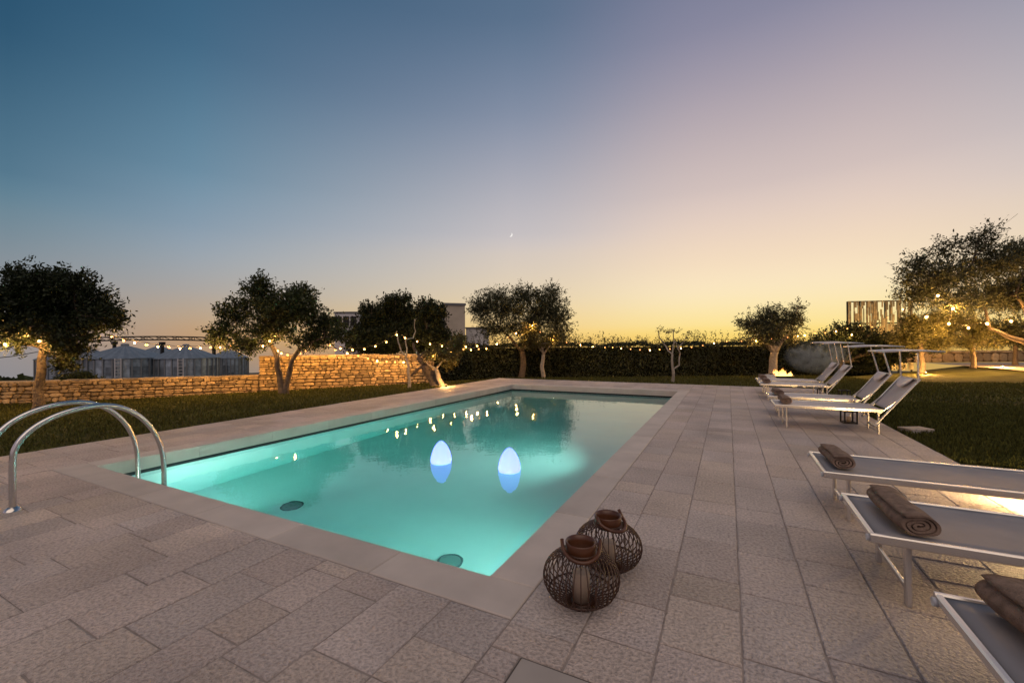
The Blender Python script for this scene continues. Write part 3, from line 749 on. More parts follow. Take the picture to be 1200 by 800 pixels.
# ------------------------------------------------------------------ stone walls
def rubble_wall(name, label, A, B, height, thick=.42, stone=(.10, .34), course=(.07, .14), z0=-.06, top=True, cat='stone wall', group=None):
    A = Vector(A); B = Vector(B); ln = (B - A).length; d = (B - A).normalized(); nrm = Vector((d.y, -d.x, 0))
    t = thing(name, label, cat, (0, 0, 0), 0, group)
    c = (A + B) / 2 - nrm * (thick / 2)
    MB().box((c.x, c.y, (z0 + height - .03) / 2), (ln - .02, thick - .05, height - .03 - z0), rot=math.atan2(d.y, d.x)).build('mortar_core', M_mortar, t)
    mb = MB()
    def stone_(u0, u1, w0, w1, dep, out=nrm, org=A, capn=False):
        # bulged rough polygon face
        b = len(mb.v); tt = random.random(); g = .007
        u0 += g; u1 -= g; w0 += g; w1 -= g
        n = 9; cu, cw = (u0 + u1) / 2, (w0 + w1) / 2; hu, hw = (u1 - u0) / 2, (w1 - w0) / 2
        ring = []
        for k in range(n):
            a = 2 * math.pi * k / n + random.uniform(-.15, .15); ca, sa = math.cos(a), math.sin(a)
            s_ = 1 / max(abs(ca) ** 4 + abs(sa) ** 4, 1e-6) ** .25 * random.uniform(.90, 1.04)
            ring.append((ca * s_ * hu, sa * s_ * hw))
        for sc_, dd in ((1.0, -.03), (1.0, dep * .45), (.72, dep)):
            for (a, w) in ring: mb.v.append(tuple(org + d * (cu + a * sc_) + Vector((0, 0, cw + w * sc_)) + out * dd))
        mb.v.append(tuple(org + d * cu + Vector((0, 0, cw)) + out * (dep + random.uniform(-.004, .008))))
        for r_ in (0, 1):
            for k in range(n):
                k2 = (k + 1) % n; mb.face([b + r_ * n + k, b + r_ * n + k2, b + (r_ + 1) * n + k2, b + (r_ + 1) * n + k], tt)
        for k in range(n): mb.face([b + 2 * n + k, b + 2 * n + (k + 1) % n, b + 3 * n], tt)
    z = z0
    while z < height - .02:
        h = random.uniform(*course)
        if height - z - h < .05: h = height - z
        u = 0
        while u < ln:
            w = random.uniform(*stone)
            if ln - u - w < .08: w = ln - u
            # sometimes two small stones stacked
            if random.random() < .18 and h > .09:
                stone_(u, u + w, z, z + h * .5, random.uniform(.015, .04)); stone_(u, u + w, z + h * .5, z + h, random.uniform(.015, .04))
            else: stone_(u, u + w, z + random.uniform(-.012, .012), z + h + random.uniform(-.012, .012), random.uniform(.012, .045))
            u += w
        z += h
    mb.build('face_stones', M_wall, t)
    # capping stones, laid flat across the wall
    mb = MB(); u = 0; back = -nrm
    while u < ln:
        w = random.uniform(.18, .42)
        if ln - u - w < .1: w = ln - u
        cc = A + d * (u + w / 2) - nrm * (thick / 2 - .01)
        mb.box((cc.x, cc.y, height + .005 + random.uniform(-.012, .008)), (w - .012, thick + .03, .06 + random.uniform(-.01, .01)), rot=math.atan2(d.y, d.x) + random.uniform(-.012, .012), t=random.random(), ch=.012)
        u += w
    mb.build('capping', M_wall, t)
    # end face
    return t
def wall_at(px, py=460):
    # point of the wall line seen in pixel column px
    dirv = RT * ((px - 600) / FPX) + FW
    a, b = dirv.x, dirv.y; 
    den = a * WDIR.y - b * WDIR.x
    s = (a * (CAM.y - WA.y) - b * (CAM.x - WA.x)) / den * -1
    # solve CAM + k*dir = WA + s*WDIR
    M_ = np.array([[a, -WDIR.x], [b, -WDIR.y]]); r_ = np.linalg.solve(M_, np.array([WA.x - CAM.x, WA.y - CAM.y]))
    return WA + WDIR * float(r_[1])
JN = wall_at(303)
rubble_wall('low_stone_wall', 'long low rubble wall running behind the lawn in front of the silos', WA, JN, .31, z0=-.6)
rubble_wall('high_stone_wall', 'taller rubble wall rising behind the forked tree', JN + WDIR * .005, wall_at(509), .93, z0=-.55)
# ------------------------------------------------------------------ trees
def rand_unit(n):
    v = RNG.normal(size=(n, 3)); return v / np.linalg.norm(v, axis=1)[:, None]
def leaf_quads(P, D, size, ratio=.42):
    """leaves centred at P with long axis D"""
    n = len(P); s = size * RNG.uniform(.7, 1.35, n)
    r = rand_unit(n); side = np.cross(D, r); side /= np.linalg.norm(side, axis=1)[:, None] + 1e-9
    a = D * s[:, None] * .5; b = side * (s * ratio * .5)[:, None]
    return np.stack([P - a, P + b, P + a, P - b], 1)
def twigs(centers, dirs, lens, per, size, spread=.35, ratio=.42):
    n = len(centers); u = RNG.random((n, per)); 
    P = centers[:, None, :] + dirs[:, None, :] * (u * lens[:, None])[..., None] + RNG.normal(0, 1, (n, per, 3)) * (size * .42)
    D = dirs[:, None, :] * .6 + RNG.normal(0, 1, (n, per, 3)) * .6
    D /= np.linalg.norm(D, axis=2)[..., None]
    return leaf_quads(P.reshape(-1, 3), D.reshape(-1, 3), size, ratio)
def crown_leaves(blobs, ntw, per, size, tl, upb=.35, hollow=.5, ratio=.42):
    out = []; tot = sum(b[1][0] * b[1][1] * b[1][2] for b in blobs) or 1
    vols = np.array([(b[1][0] * b[1][2]) for b in blobs]); vols = vols / vols.sum()
    starts = []
    for (c, r), v in zip(blobs, vols):
        n = max(6, int(ntw * v)); u = rand_unit(n); f = (hollow + (1 - hollow) * RNG.random(n)) 
        f = np.where(RNG.random(n) < .25, RNG.random(n) ** .5, f)
        C = np.array(c) + u * np.array(r) * f[:, None]
        # clumping: pull twigs towards a few sub centres
        k = max(3, int(n / 14)); sub = C[RNG.integers(0, n, k)]
        idx = RNG.integers(0, k, n); w = RNG.uniform(.0, .75, n)[:, None]; C = C * (1 - w) + (sub[idx] + RNG.normal(0, 1, (n, 3)) * tl * .5) * w
        D = u + RNG.normal(0, .45, (n, 3)) + np.array([0, 0, upb]); D /= np.linalg.norm(D, axis=1)[:, None]
        Ln = RNG.uniform(.4, 1.3, n) * tl
        out.append(twigs(C, D, Ln, per, size, ratio=ratio)); starts.append((C, D, Ln))
        sd = np.cross(D, rand_unit(n)); sd /= np.linalg.norm(sd, axis=1)[:, None] + 1e-9; sd = sd * (.045 * size)
        a_ = C - D * (Ln * 1.3)[:, None]; b_ = C + D * Ln[:, None]
        out.append(np.stack([a_ - sd, a_ + sd, b_ + sd * .4, b_ - sd * .4], 1))
    return np.concatenate(out), starts
def wiggle(a, b, n=6, amp=.08):
    a = Vector(a); b = Vector(b); ln = (b - a).length; P = []
    o = Vector((random.uniform(-1, 1), random.uniform(-1, 1), random.uniform(-.3, .6))) * amp * ln
    for i in range(n + 1):
        u = i / n; P.append(a.lerp(b, u) + o * math.sin(math.pi * u) + Vector((random.gauss(0, 1), random.gauss(0, 1), random.gauss(0, 1))) * amp * ln * .14 * (0 if i in (0, n) else 1))
    return P
def tree(name, label, cat, depth, base, stems, blobs, leaf_mat, bark_mat, ntw, per, size, tl, r0, group=None, dr=.8, upb=.35, hollow=.5, ratio=.42, zbase=None, branch_n=5, jitter=.35):
    """base and stems in photograph pixels read at the tree's own depth; blobs (px,py,rx,ry)"""
    B = W(base[0], base[1], depth); k = depth / FPX
    if zbase is None: B.z = terrain_z(B.x, B.y)
    else: B.z = zbase
    t = thing(name, label, cat, (B.x, B.y, B.z), 0, group); org = Vector((B.x, B.y, B.z))
    BL = []
    for (px, py, rx, ry) in blobs:
        c = W(px, py, depth + random.uniform(-1, 1) * jitter) - org
        BL.append((c, (rx * k, (rx + ry) * .5 * k * dr, ry * k)))
    # blob radii axes: across, along view, up -> rotate into world
    mb = MB()
    tips = []
    for st in stems:
        pts = [Vector((0, 0, -.05)) if st.get('from') is None else tips[st['from']][0]]
        for (px, py) in st['p']: pts.append(W(px, py, depth + random.uniform(-.12, .12)) - org)
        P = [pts[0]]
        for a, b in zip(pts[:-1], pts[1:]): P += wiggle(a, b, 4, .05)[1:]
        ra, rb = st.get('r', (r0, r0 * .6)); m_ = len(P) - 1
        rad = [ra + (rb - ra) * (i / m_) for i in range(m_ + 1)]
        if st.get('from') is None: rad[0] = ra * 1.5; rad[1] = ra * 1.12
        mb.tube(P, rad, 10); tips.append((P[-1], rb))
    if BL:
        for c, r in BL:
            tp, rb = min(tips, key=lambda q: (q[0] - c).length)
            P = wiggle(tp, c, 5, .12); mb.tube(P, [max(rb * (.75 - .5 * i / 5), .008) for i in range(6)], 6)
            for _ in range(branch_n):
                a = random.choice(P[2:]); u = Vector(rand_unit(1)[0]); e = c + Vector((u.x * r[0], u.y * r[1], abs(u.z) * r[2] if random.random() < .7 else u.z * r[2])) * .85
                mb.tube(wiggle(a, e, 4, .12), [max(rb * (.32 - .26 * i / 4), .004) for i in range(5)], 5)
    mb.build('trunk', bark_mat, t)
    if ntw:
        # rotate x across the view
        bl2 = []
        for c, r in BL: bl2.append((tuple(c), r))
        V, starts = crown_leaves([((0, 0, 0), r) for c, r in bl2], 1, 1, .01, .01) if False else (None, None)
        outs = []
        ca, sa = math.cos(YAW), math.sin(YAW); Rm = np.array([[ca, -sa, 0], [sa, ca, 0], [0, 0, 1]])
        areas = np.array([r[0] * r[2] for c, r in bl2]); areas /= areas.sum()
        for (c, r), ar in zip(bl2, areas):
            V, _ = crown_leaves([((0, 0, 0), r)], max(8, int(ntw * ar)), per, size, tl, upb, hollow, ratio)
            outs.append(V @ Rm.T + np.array(c))
        V = np.concatenate(outs)
        quads_mesh('crown', V, leaf_mat, t)
    return t
T1 = tree('broadleaf_tree', 'dark round-crowned tree at the left edge, trunk lit orange by bulbs', 'tree', 10.3, (45, 477),
     [dict(p=[(44, 455), (49, 430), (52, 408)], r=(.105, .075)), dict(p=[(40, 392), (25, 372)], r=(.055, .03)), dict(p=[(66, 385), (82, 362)], r=(.06, .03))][:1] +
     [dict(p=[(30, 388), (15, 368)], r=(.05, .03), **{'from': 0}), dict(p=[(70, 388), (92, 370)], r=(.055, .03), **{'from': 0}), dict(p=[(56, 370), (58, 345)], r=(.05, .03), **{'from': 0})],
     [(60, 358, 46, 32), (15, 360, 30, 34), (98, 372, 32, 22), (58, 333, 36, 16), (14, 398, 22, 14), (82, 398, 26, 20), (-28, 368, 36, 36), (124, 368, 20, 12), (20, 325, 14, 14), (88, 334, 24, 14), (35, 385, 34, 14), (78, 425, 13, 14), (112, 352, 18, 14), (132, 382, 13, 7)],
     M_leafk, M_bark, 2900, 11, .095, .28, .1, upb=.5)
T2 = tree('forked_tree', 'fork-trunked tree before the taller stone wall with bulbs strung through it', 'tree', 12.7, (333, 462),
     [dict(p=[(328, 440), (325, 420), (316, 402)], r=(.10, .06)), dict(p=[(338, 440), (341, 425), (352, 408)], r=(.09, .055)),
      dict(p=[(308, 385), (300, 360)], r=(.045, .02), **{'from': 0}), dict(p=[(330, 385), (338, 365)], r=(.045, .02), **{'from': 0}), dict(p=[(368, 400), (380, 395)], r=(.035, .02), **{'from': 1})],
     [(304, 346, 22, 18), (274, 366, 22, 13), (342, 362, 38, 20), (380, 384, 24, 16), (320, 388, 36, 12), (262, 392, 20, 12), (290, 405, 18, 10), (366, 402, 26, 9), (302, 330, 10, 7), (352, 345, 20, 8), (325, 370, 30, 14), (400, 393, 14, 9)],
     M_leafd, M_bark, 2000, 11, .095, .28, .1)
T3 = tree('bushy_tree', 'dark dense tree behind the taller wall, left of the concrete tower', 'tree', 18, (445, 455),
     [dict(p=[(445, 430), (447, 410)], r=(.13, .09))],
     [(438, 382, 24, 22), (462, 368, 24, 18), (425, 400, 20, 22), (455, 402, 28, 20), (478, 385, 18, 24), (432, 365, 12, 8), (468, 354, 14, 7)],
     M_leafk, M_bark, 2000, 11, .125, .38, .13, upb=.9)
T3b = tree('bushy_tree', 'dark dense tree growing in front of the concrete tower', 'tree', 17.4, (500, 455),
     [dict(p=[(500, 430), (500, 405)], r=(.13, .09))],
     [(500, 378, 22, 18), (508, 368, 13, 12), (495, 400, 26, 20), (512, 397, 16, 18), (500, 360, 10, 6), (535, 403, 9, 6)],
     M_leafk, M_bark, 1500, 11, .125, .36, .13, upb=.9)
T4 = tree('olive_tree', 'tall airy olive tree standing beyond the far end of the pool', 'tree', 24.0, (614, 444),
     [dict(p=[(613, 430), (612, 412)], r=(.20, .14)), dict(p=[(600, 398), (585, 385)], r=(.09, .05), **{'from': 0}), dict(p=[(618, 390), (628, 365)], r=(.09, .05), **{'from': 0})],
     [(592, 362, 34, 20), (566, 362, 18, 18), (640, 360, 26, 20), (615, 347, 28, 10), (655, 376, 18, 16), (604, 385, 26, 12), (572, 385, 16, 10), (645, 343, 16, 8), (660, 395, 12, 10), (583, 346, 16, 7), (628, 375, 22, 14)],
     M_leafo, M_bark, 2400, 10, .13, .50, .26, hollow=.3, ratio=.34)
T4b = tree('olive_tree', 'smaller pale olive right of the tall one, lit warm from below', 'tree', 23.2, (636, 444),
     [dict(p=[(635, 430), (637, 415)], r=(.13, .09)), dict(p=[(628, 402), (622, 392)], r=(.05, .03), **{'from': 0}), dict(p=[(645, 404), (650, 395)], r=(.05, .03), **{'from': 0})],
     [(625, 390, 14, 12), (643, 396, 14, 10), (632, 403, 16, 7), (618, 400, 8, 8)],
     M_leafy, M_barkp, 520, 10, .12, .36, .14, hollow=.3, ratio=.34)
T5 = tree('pruned_tree', 'bare hard-pruned young tree standing alone on the lawn beyond the pool', 'tree', 14.6, (788, 447.5),
     [dict(p=[(788, 430), (788, 415)], r=(.045, .035)), dict(p=[(783, 411), (779, 404), (773, 396), (772, 388)], r=(.028, .015), **{'from': 0}), dict(p=[(790, 400), (789, 388)], r=(.026, .014), **{'from': 0}),
      dict(p=[(789, 433)], r=(.04, .04)), dict(p=[(796, 428), (797, 414), (794, 408)], r=(.026, .022), **{'from': 3}), dict(p=[(800, 402), (804, 395)], r=(.02, .012), **{'from': 4}), dict(p=[(792, 400), (788, 405)], r=(.018, .012), **{'from': 4})],
     [(772, 388, 5, 4), (789, 387, 7, 3), (804, 392, 6, 4), (780, 390, 5, 3)],
     M_leafy, M_barkp, 26, 8, .055, .14, .04, branch_n=2, upb=1.2)
T6 = tree('old_olive_tree', 'old olive with broad thick trunk behind the fire bowl', 'tree', 21.5, (905, 438.5),
     [dict(p=[(906, 425), (908, 412)], r=(.21, .17)), dict(p=[(895, 400), (885, 390)], r=(.14, .07), **{'from': 0}), dict(p=[(915, 400), (925, 390)], r=(.16, .07), **{'from': 0}), dict(p=[(905, 395), (903, 382)], r=(.12, .06), **{'from': 0})],
     [(902, 378, 30, 12), (878, 380, 14, 12), (928, 376, 16, 13), (890, 398, 22, 8), (925, 396, 16, 7), (905, 366, 22, 5), (934, 362, 5, 7), (905, 390, 30, 10)],
     M_leafo, M_barkp, 950, 10, .12, .40, .34, hollow=.3, ratio=.36)
T7 = tree('bay_bush', 'dark bay bush behind the lounger canopies', 'bush', 22.5, (985, 437),
     [dict(p=[(985, 425)], r=(.1, .08))],
     [(975, 405, 26, 20), (1005, 400, 28, 18), (1035, 405, 24, 18), (990, 388, 20, 8), (955, 415, 20, 16), (1020, 420, 30, 14), (1055, 412, 18, 18)],
     M_leafk, M_bark, 1700, 10, .14, .36, .1, upb=.9)
T8 = tree('spreading_tree', 'large airy spreading tree at the right edge against the sunset', 'tree', 19.5, (1232, 432),
     [dict(p=[(1222, 415), (1206, 402)], r=(.20, .13)), dict(p=[(1180, 394), (1160, 385)], r=(.13, .06), **{'from': 0}), dict(p=[(1205, 370), (1190, 345)], r=(.12, .06), **{'from': 0}), dict(p=[(1150, 350), (1120, 335)], r=(.055, .035), **{'from': 1})],
     [(1110, 325, 46, 22), (1160, 310, 40, 24), (1078, 345, 30, 16), (1145, 285, 22, 11), (1195, 300, 30, 22), (1175, 350, 44, 26), (1120, 355, 40, 14), (1080, 310, 22, 10), (1105, 292, 18, 8), (1205, 340, 40, 34), (1065, 325, 16, 9), (1160, 271, 12, 6), (1240, 330, 40, 40)],
     M_leafo, M_bark, 3500, 10, .135, .5, .2, hollow=.2, ratio=.34, jitter=1.2, branch_n=7)
T9 = tree('round_shade_tree', 'small round tree glowing yellow with bulbs, thin trunk before the far low wall', 'tree', 21.0, (1140, 428),
     [dict(p=[(1140, 415), (1139, 400)], r=(.10, .08))],
     [(1120, 378, 24, 12), (1145, 386, 26, 14), (1132, 400, 26, 9), (1160, 402, 18, 8), (1105, 392, 18, 12)],
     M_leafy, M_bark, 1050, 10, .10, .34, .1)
T10 = tree('round_shade_tree', 'low yellow-lit tree left of the thin-trunked one, above the canopies', 'tree', 20.0, (1080, 430),
     [dict(p=[(1080, 418), (1078, 405)], r=(.10, .08))],
     [(1080, 385, 26, 14), (1062, 398, 22, 12), (1092, 402, 24, 12), (1070, 375, 14, 7), (1100, 372, 14, 8)],
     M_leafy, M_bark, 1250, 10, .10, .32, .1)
T11 = tree('round_shade_tree', 'low lit tree at the right edge under the spreading tree', 'tree', 22.0, (1190, 426),
     [dict(p=[(1190, 412), (1190, 400)], r=(.10, .08))],
     [(1185, 385, 26, 12), (1200, 400, 24, 10), (1178, 398, 14, 8)],
     M_leafy, M_bark, 700, 10, .10, .32, .1)
# pruned stems beside the taller wall
T12 = tree('pruned_tree', 'bare pale pruned slim tree beside the taller wall end', 'tree', 13.3, (480, 459.5),
     [dict(p=[(480, 445), (479, 430), (476, 420)], r=(.05, .04)), dict(p=[(470, 411), (467, 402), (466, 394)], r=(.026, .018), **{'from': 0}), dict(p=[(477, 408), (475, 398)], r=(.028, .018), **{'from': 0}), dict(p=[(484, 396), (487, 388), (486, 374)], r=(.022, .012), **{'from': 2})],
     [(487, 376, 4, 6)], M_leafd, M_barkp, 12, 6, .05, .1, .05, branch_n=1)
T13 = tree('old_olive_stump', 'thick leaning old olive trunk with bare sawn branches', 'tree', 13.6, (513, 454),
     [dict(p=[(505, 440), (497, 428)], r=(.20, .13)), dict(p=[(491, 418), (485, 408), (484, 402)], r=(.06, .03), **{'from': 0}), dict(p=[(489, 420), (494, 415), (500, 410)], r=(.05, .02), **{'from': 0}), dict(p=[(488, 434), (482, 440)], r=(.05, .03), **{'from': 0})],
     [], M_leafd, M_bark, 0, 6, .05, .1, .05)
T14 = tree('young_olive_tree', 'low olive lit golden from its foot at the wall end', 'tree', 13.3, (519, 453),
     [dict(p=[(514, 443), (511, 432)], r=(.09, .06)), dict(p=[(503, 428), (500, 425)], r=(.035, .02), **{'from': 0}), dict(p=[(516, 426), (520, 422)], r=(.035, .02), **{'from': 0})],
     [(515, 417, 13, 8), (530, 417, 10, 8), (503, 418, 7, 6), (535, 404, 10, 8), (524, 424, 10, 5), (541, 398, 5, 5)], M_leafy, M_barkp, 620, 9, .07, .18, .08, hollow=.3, ratio=.3)
# ------------------------------------------------------------------ hedge
def hedge():
    pts = [W(500, 447.5, 21), W(525, 446.5, 22.5), W(650, 442.5, 25.5), W(785, 438.7, 24.2), W(887, 437, 24.2), W(1045, 434, 25.5)]
    pts[0] = pts[1] + (pts[1] - pts[2]).normalized() * 1.0
    t = thing('clipped_hedge', 'long dark hedge with upright sprouts closing the garden beyond the pool', 'hedge', (0, 0, 0))
    H = 1.22; TH = 1.3
    quads = []; core = MB(); sprouts = []
    for a, b in zip(pts[:-1], pts[1:]):
        a = Vector((a.x, a.y, 0)); b = Vector((b.x, b.y, 0)); ln = (b - a).length; d = (b - a).normalized(); nr = Vector((d.y, -d.x, 0))
        c = (a + b) / 2 - nr * (TH / 2 + .12)
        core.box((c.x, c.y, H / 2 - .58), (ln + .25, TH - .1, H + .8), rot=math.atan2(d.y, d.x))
        n = int(ln * 1200)
        u = RNG.random(n) * ln; which = RNG.random(n); z = np.where(which < .62, -.7 + RNG.random(n) ** .9 * (H + .7), H + RNG.normal(-.03, .06, n)); q = np.where(which < .62, RNG.normal(.0, .07, n), -RNG.random(n) * TH)
        q = q + .07 * np.sin(u * 2.1) + .06 * np.sin(u * 5.3 + 1); z = z * (1 + .05 * np.sin(u * 1.7) + .03 * np.sin(u * 4.1))
        A_ = np.array(a); D_ = np.array(d); N_ = np.array(nr)
        P = A_ + u[:, None] * D_ + q[:, None] * N_; P[:, 2] = z
        D = rand_unit(n) + np.array([0, 0, .3]); D /= np.linalg.norm(D, axis=1)[:, None]
        quads.append(leaf_quads(P, D, .12, .5))
        ns = int(ln * 20); u = RNG.random(ns) * ln; q = -RNG.random(ns) * TH * .8
        C = A_ + u[:, None] * D_ + q[:, None] * N_; C[:, 2] = H - .05
        Dn = RNG.normal(0, .16, (ns, 3)); Dn[:, 2] = 1; Dn /= np.linalg.norm(Dn, axis=1)[:, None]
        LN = RNG.uniform(.15, .75, ns) * (1 + .25 * np.sin(u * .9))
        quads.append(twigs(C, Dn, LN, 15, .10, ratio=.42)); 
        for k in range(0, ns): sprouts.append((C[k], C[k] + Dn[k] * LN[k]))
    quads_mesh('foliage', np.concatenate(quads), M_leafh, t)
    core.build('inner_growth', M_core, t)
    mb = MB()
    for a, b in sprouts: mb.tube([a, b], [.007, .003], 3, cap=False)
hedge()
# low shrubs in front of the stone wall foot and behind it
p = W(92, 441, 13.5)
tree('low_shrub', 'low dark rounded shrub peeping over the wall before the silos', 'shrub', 13.5, (92, 470), [dict(p=[(92, 460)], r=(.05, .03))], [(92, 443, 22, 6), (80, 447, 12, 6), (106, 447, 12, 5)], M_leafd, M_bark, 420, 10, .07, .16, .05, zbase=-1.2)
# ------------------------------------------------------------------ string lights
NB = 0
def string_lights(label, pts, light_every=2, power=3.0, r=.029, ends=((-20, 0), (20, 0))):
    """pts: (px,py,depth)"""
    P = [W(*q) for q in pts]
    t = thing('string_lights', label, 'string lights', tuple(P[0]), 0, 'festoon strings of warm bulbs round the garden'); org = P[0]
    cab = MB(); path = []
    for i, p in enumerate(P):
        top = p + Vector((0, 0, r + .035))
        path.append(top - org)
        if i < len(P) - 1: path.append((p + P[i + 1]) / 2 + Vector((0, 0, r + .02)) - org)
    cab.tube(path, .006, 4)
    cab.build('cable', M_cable, t)
    bm = MB().lathe([(.0006, -r * 1.15), (r * .5, -r), (r * .87, -r * .5), (r, 0), (r * .87, r * .5), (r * .5, r * .95), (r * .4, r * 1.05)], n=10)
    so = MB().lathe([(r * .4, r * 1.0), (r * .42, r + .035), (.0006, r + .037)], n=8)
    b0 = bm.build('bulb', M_bulb, t); s0 = so.build('socket', M_cable, b0)
    for i, p in enumerate(P):
        if i == 0: b, s = b0, s0
        else:
            b = b0.copy(); col.objects.link(b); b.parent = t; s = s0.copy(); col.objects.link(s); s.parent = b
        b.location = p - org
        if i % light_every == 0:
            light('bulb_light', 'POINT', tuple(p - org + Vector((0, 0, -r * 1.3)) + (CAM - p).normalized() * r * 1.5), power * 2.2, WARM, r, t)
def pp(lst, d0, d1): 
    n = len(lst); return [(x, y, d0 + (d1 - d0) * i / max(1, n - 1)) for i, (x, y) in enumerate(lst)]
string_lights('string of bulbs hanging through the dark round tree at left', pp([(-30, 418), (-12, 408), (6, 403), (32, 392), (46, 399), (63, 402), (80, 401)], 9.7, 10.3), 1, 20)
string_lights('string of bulbs running level in front of the silos', pp([(131, 395), (145, 399), (158, 401), (172, 404), (185, 406), (198, 407), (211, 408), (223, 408), (235, 407.5), (247, 407), (258, 406.5), (270, 405.5), (281, 404), (291, 402.5)], 10.9, 13.0), 2, 15)
string_lights('string of bulbs climbing through the fork-trunked tree', pp([(308, 405), (316, 399), (323, 393), (330, 380), (332, 367), (345, 383), (363, 394), (375, 398), (387, 404), (399, 408), (413, 409.5), (427, 409), (440, 405.5), (453, 400.5), (465, 392), (474.5, 395.5), (489, 400), (504, 403), (518, 405), (532, 406), (546, 406), (559, 405)], 12.2, 17.5), 1, 6)
string_lights('lower string of bulbs along the top of the taller wall', pp([(325, 411), (330, 414), (337, 416), (345, 417), (352, 414), (358, 411), (368, 408), (380, 407), (393, 410), (407, 413.5), (420, 417), (431, 420), (442, 422.5), (453, 423.5), (463, 424), (473, 424)], 12.9, 14.6), 3, 14)
string_lights('short string of bulbs over the golden-lit low olive', pp([(508, 416), (516.6, 413), (528, 411), (543, 409.3), (552, 409.8), (561, 409), (570, 408.3)], 13.2, 17), 2, 4)
string_lights('string of bulbs through the two olives beyond the pool', pp([(582, 403), (595, 395), (605, 390), (617, 383), (624, 381), (633, 389), (648, 397), (664, 401), (680, 404)], 22.6, 23.4), 2, 22)
string_lights('long string of bulbs dipping in front of the dark hedge', pp([(695, 406), (709, 407), (718, 407), (728, 408), (739, 409), (750, 409.8), (761.5, 410), (773, 409.5), (785, 408.8), (798, 408), (810.5, 406.8), (823.5, 404.8), (837, 402), (851.5, 400), (869, 399.5), (886, 399), (904.5, 397), (923, 395), (935, 393.5)], 23.2, 21.0), 3, 16)
string_lights('string of bulbs rising behind the canopies over the bay bush', pp([(943, 392.5), (955, 390), (967, 390), (980, 388), (993, 385), (1008, 381), (998, 392), (1022, 383), (1040, 372), (1058, 362), (1075, 353)], 21.5, 21.8), 3, 22)
string_lights('string of larger-looking bulbs hanging in the right-hand lit trees', pp([(1086, 371), (1099, 346), (1117, 361), (1112, 379), (1135, 384), (1157, 379), (1185, 376), (1210, 372)], 17.8, 19.2), 1, 95.0, r=.05)
# ------------------------------------------------------------------ ground spotlights under olives, plus two added to light the right-hand trees
def spot(px, py, depth, label, power, aim=(0, 0, 1)):
    p = W(px, py, depth); p.z = terrain_z(p.x, p.y) + .03
    t = thing('garden_spotlight', label, 'spotlight', tuple(p), 0, 'small ground spotlights under trees')
    MB().lathe([(.03, -.03), (.035, .05), (.045, .07), (.04, .072), (.0005, .06)], n=14).build('housing', M_dark, t)
    light('spot_light', 'POINT', (0, 0, .10), power, WARM, .04, t)
spot(523, 455, 12.9, 'ground spotlight at the foot of the golden-lit low olive', 45)
spot(646, 446, 22.4, 'ground spotlight at the foot of the pale olive', 30)
spot(1175, 425, 20.3, 'added ground spotlight under the right-hand lit trees', 550)
spot(1085, 425, 19.2, 'added ground spotlight under the low yellow-lit tree', 450)
